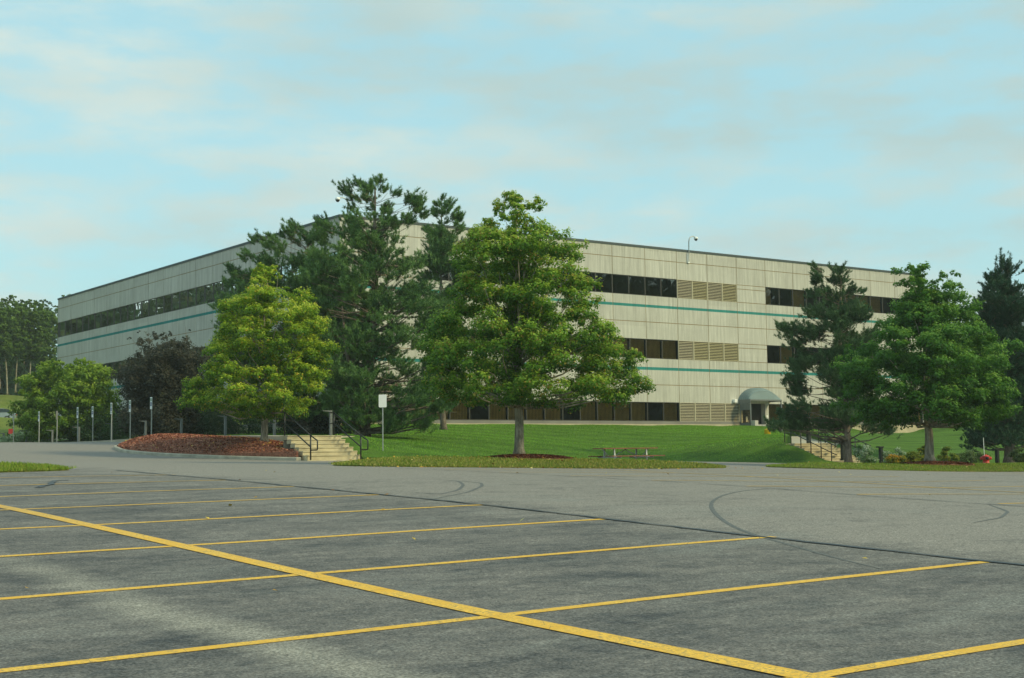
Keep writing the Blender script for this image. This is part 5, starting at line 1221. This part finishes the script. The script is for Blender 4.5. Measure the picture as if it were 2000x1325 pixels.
def hydrant(px, top, bot, d, label, flag=True, w=1.0):
    x, y = col_xy(px, d=d, py=bot); z0 = z_at(px, bot, x, y); H = z_at(px, top, x, y)-z0
    t = thing('fire_hydrant', label, 'fire hydrant', (x, y, z0)); k = H
    mb = MB(); r = 0.15*w
    mb.lathe([(r*1.25, 0), (r*1.25, 0.05*k), (r*0.9, 0.07*k), (r*0.9, 0.52*k), (r*1.15, 0.54*k), (r*1.15, 0.62*k), (r, 0.66*k), (r*1.0, 0.74*k)], 16); mb.build('barrel', M_RED, t, smooth=True)
    mb = MB(); mb.lathe([(r*1.2, 0.742*k), (r*1.15, 0.80*k), (r*0.8, 0.90*k), (r*0.3, 0.96*k), (r*0.25, 1.0*k)], 16); mb.build('bonnet', M_RED, t, smooth=True)
    for a in (0, 90, 180):
        mb = MB(); c, s = math.cos(R_(a-YAW*57.3+0)), math.sin(R_(a-YAW*57.3+180)); c, s = math.cos(R_(a)-YAW), math.sin(R_(a)-YAW)
        if a == 90: c, s = -CF[0], -CF[1]
        mb.tube([(c*r*0.8, s*r*0.8, 0.58*k), (c*r*1.55, s*r*1.55, 0.58*k)], r*0.42, 12); mb.build('outlet_cap', M_BLACK if a == 90 and px > 1000 else M_RED, t, smooth=True)
    if flag: mb = MB(); mb.tube([(-0.1, 0, 0.3), (-0.12, 0.0, k+0.72)], 0.014, 6); mb.build('marker_rod', M_WHITE, t)
hydrant(160, 849.5, 865, 96, 'red fire hydrant among the parking signs at the left', flag=False, w=1.15)
hydrant(1926, 888, 906, 60, 'red fire hydrant with white marker rod at the right')
x, y = col_xy(21, d=101, py=846); mb = MB(); t = thing('red_sign', 'small red square sign behind the leftmost sign post', 'sign', (x, y, z_at(21, 862, x, y)), rz=-YAW)
H = z_at(21, 838, x, y)-z_at(21, 862, x, y)
plate(t, 'panel', M_RED, 0.16, H-0.36, H, 0.02, -0.02, -0.012); mb.box(-0.02, 0.02, -0.01, 0.01, -0.1, H-0.05); mb.build('post', M_GALV, t)
x, y = col_xy(1499, d=84, py=848); z0 = z_at(1499, 850, x, y)
t = thing('yellow_bin', 'small yellow container on the walk below the entrance canopy', 'container', (x, y, z0))
mb = MB(); mb.lathe([(0.16, 0), (0.19, 0.05), (0.18, 0.28), (0.19, 0.30)], 14); mb.build('body', M_YEL, t, smooth=True)
mb = MB(); mb.lathe([(0.195, 0.302), (0.18, 0.34), (0.05, 0.37)], 14); mb.build('lid', M_YEL, t, smooth=True)

# picnic table
x, y = col_xy(1222, d=55.5, py=900); z0 = z_at(1222, 875, x, y)-0.76
t = thing('picnic_table', 'brown plank picnic table with pale steel legs on the lawn edge', 'picnic table', (x, y, z0), rz=R_(-4))
L2 = 1.33
mb = MB()
for k in range(5): mb.box(-L2, L2, -0.37+k*0.15, -0.37+k*0.15+0.138, 0.72, 0.76)
mb.build('table_top', M_WOOD, t, bevel=0.004)
for s in (-1, 1):
    mb = MB()
    for k in range(2): mb.box(-L2+0.1, L2, s*0.68-0.14+k*0.145, s*0.68-0.14+k*0.145+0.135, 0.42, 0.46)
    mb.build('bench_seat', M_WOOD, t, bevel=0.004)
for s in (-1, 1):
    xx = s*0.78
    for yy in (-0.32, 0.32):
        mb = MB(); mb.tube([(xx, yy*1.15, 0.0), (xx, yy, 0.716)], 0.034, 8); mb.build('leg', M_GALV, t, smooth=True)
    mb = MB(); mb.tube([(xx, -0.78, 0.395), (xx, 0.78, 0.395)], 0.024, 8); mb.build('seat_bearer', M_GALV, t, smooth=True)
    for tt_ in ((0.0, 0.70), (s*1.15, 0.70)):
        mb = MB(); mb.tube([(xx+(tt_[0]-xx)*0.12, 0.06*s, 0.40), (tt_[0], 0.03*s, 0.705)], 0.018, 8); mb.build('brace', M_GALV, t, smooth=True)

# parked car on the bank road at the far left
def car(px_right, d, base_y, label):
    x, y = col_xy(px_right, d=d, py=base_y); z0 = z_at(px_right, base_y, x, y)
    rz = -YAW
    t = thing('parked_car', label, 'car', (x-CR[0]*2.25, y-CR[1]*2.25, z0), rz=rz)
    MP = plain('silver_car_paint', (0.50, 0.53, 0.53), 0.25, 0.6, var=0.03); MG = plain('car_glass', (0.03, 0.05, 0.055), 0.08)
    out_ = [(-2.25,0.35),(-2.27,0.62),(-2.15,0.80),(-1.25,0.93),(1.45,0.98),(2.10,0.88),(2.24,0.66),(2.22,0.34)]
    def shell(name, pr, w, mat, inset=0.12, par=None):
        mb = MB(); A = [(p[0], -w, p[1]) for p in pr]; B = [(p[0], w, p[1]) for p in pr]
        mb.poly(A); mb.poly(B[::-1])
        for i in range(len(pr)): j = (i+1) % len(pr); mb.quad(A[i], B[i], B[j], A[j])
        o = mb.build(name, mat, par or t, bevel=0.05); return o
    shell('body', out_[::-1], 0.88, MP)
    shell('roof', [(-0.62,1.36),(-0.2,1.44),(0.7,1.42),(1.05,1.34),(0.95,1.345),(0.6,1.38),(-0.2,1.40),(-0.5,1.345)][::-1], 0.66, MP)
    shell('glasshouse', [(-1.20,0.94),(-0.5,1.34),(-0.2,1.395),(0.6,1.375),(0.98,1.33),(1.55,0.985)][::-1], 0.70, MG)
    for sx in (-1.38, 1.36):
        for sy in (-0.86, 0.86):
            mb = MB(); mb.tube([(sx, sy-0.1, 0.31), (sx, sy+0.1, 0.31)], 0.31, 20); w = mb.build('wheel', M_BLACK, t, smooth=False)
            mb = MB(); mb.tube([(sx, sy-0.11, 0.31), (sx, sy+0.11, 0.31)], 0.19, 16); mb.build('rim', M_GALV, w)
    for sy in (-0.62, 0.62):
        mb = MB(); mb.box(2.19, 2.26, sy-0.17, sy+0.17, 0.66, 0.80); mb.build('tail_light', M_RED, t)
car(36, 150, 824, 'silver parked car on the bank above the drive at the left edge')
ZC = float(at(20, 825.5, d=150)[2])
p0 = np.array(col_xy(-60, d=150, py=825)); p1 = np.array(col_xy(56, d=150, py=825))
e = CF*4
patch('bank_road', [tuple(p0-e*0.4), tuple(p1-e*0.4), tuple(p1+e*1.2), tuple(p0+e*1.2)], lambda q: np.full(len(q), ZC), 3.0, M_KERB, skirt=1.2)

# ------------------------------------------------------------------ thin haze volume over the grounds, added to lift the dark tones
mb = MB(); mb.box(-1480, 1480, -1480, 1480, -9.0, 60.0)
me = bpy.data.meshes.new('haze'); me.from_pydata(mb.v, [], mb.f)
mh = bpy.data.materials.new('haze'); mh.use_nodes = True; th = mh.node_tree; th.nodes.clear()
oh = N(th, 'ShaderNodeOutputMaterial'); pv = N(th, 'ShaderNodeVolumePrincipled'); pv.inputs['Density'].default_value = 0.00042; pv.inputs['Color'].default_value = (0.80, 0.90, 0.90, 1)
th.links.new(pv.outputs[0], oh.inputs['Volume']); me.materials.append(mh)
ho = bpy.data.objects.new('haze', me); COL.objects.link(ho); tag(ho, kind='stuff')
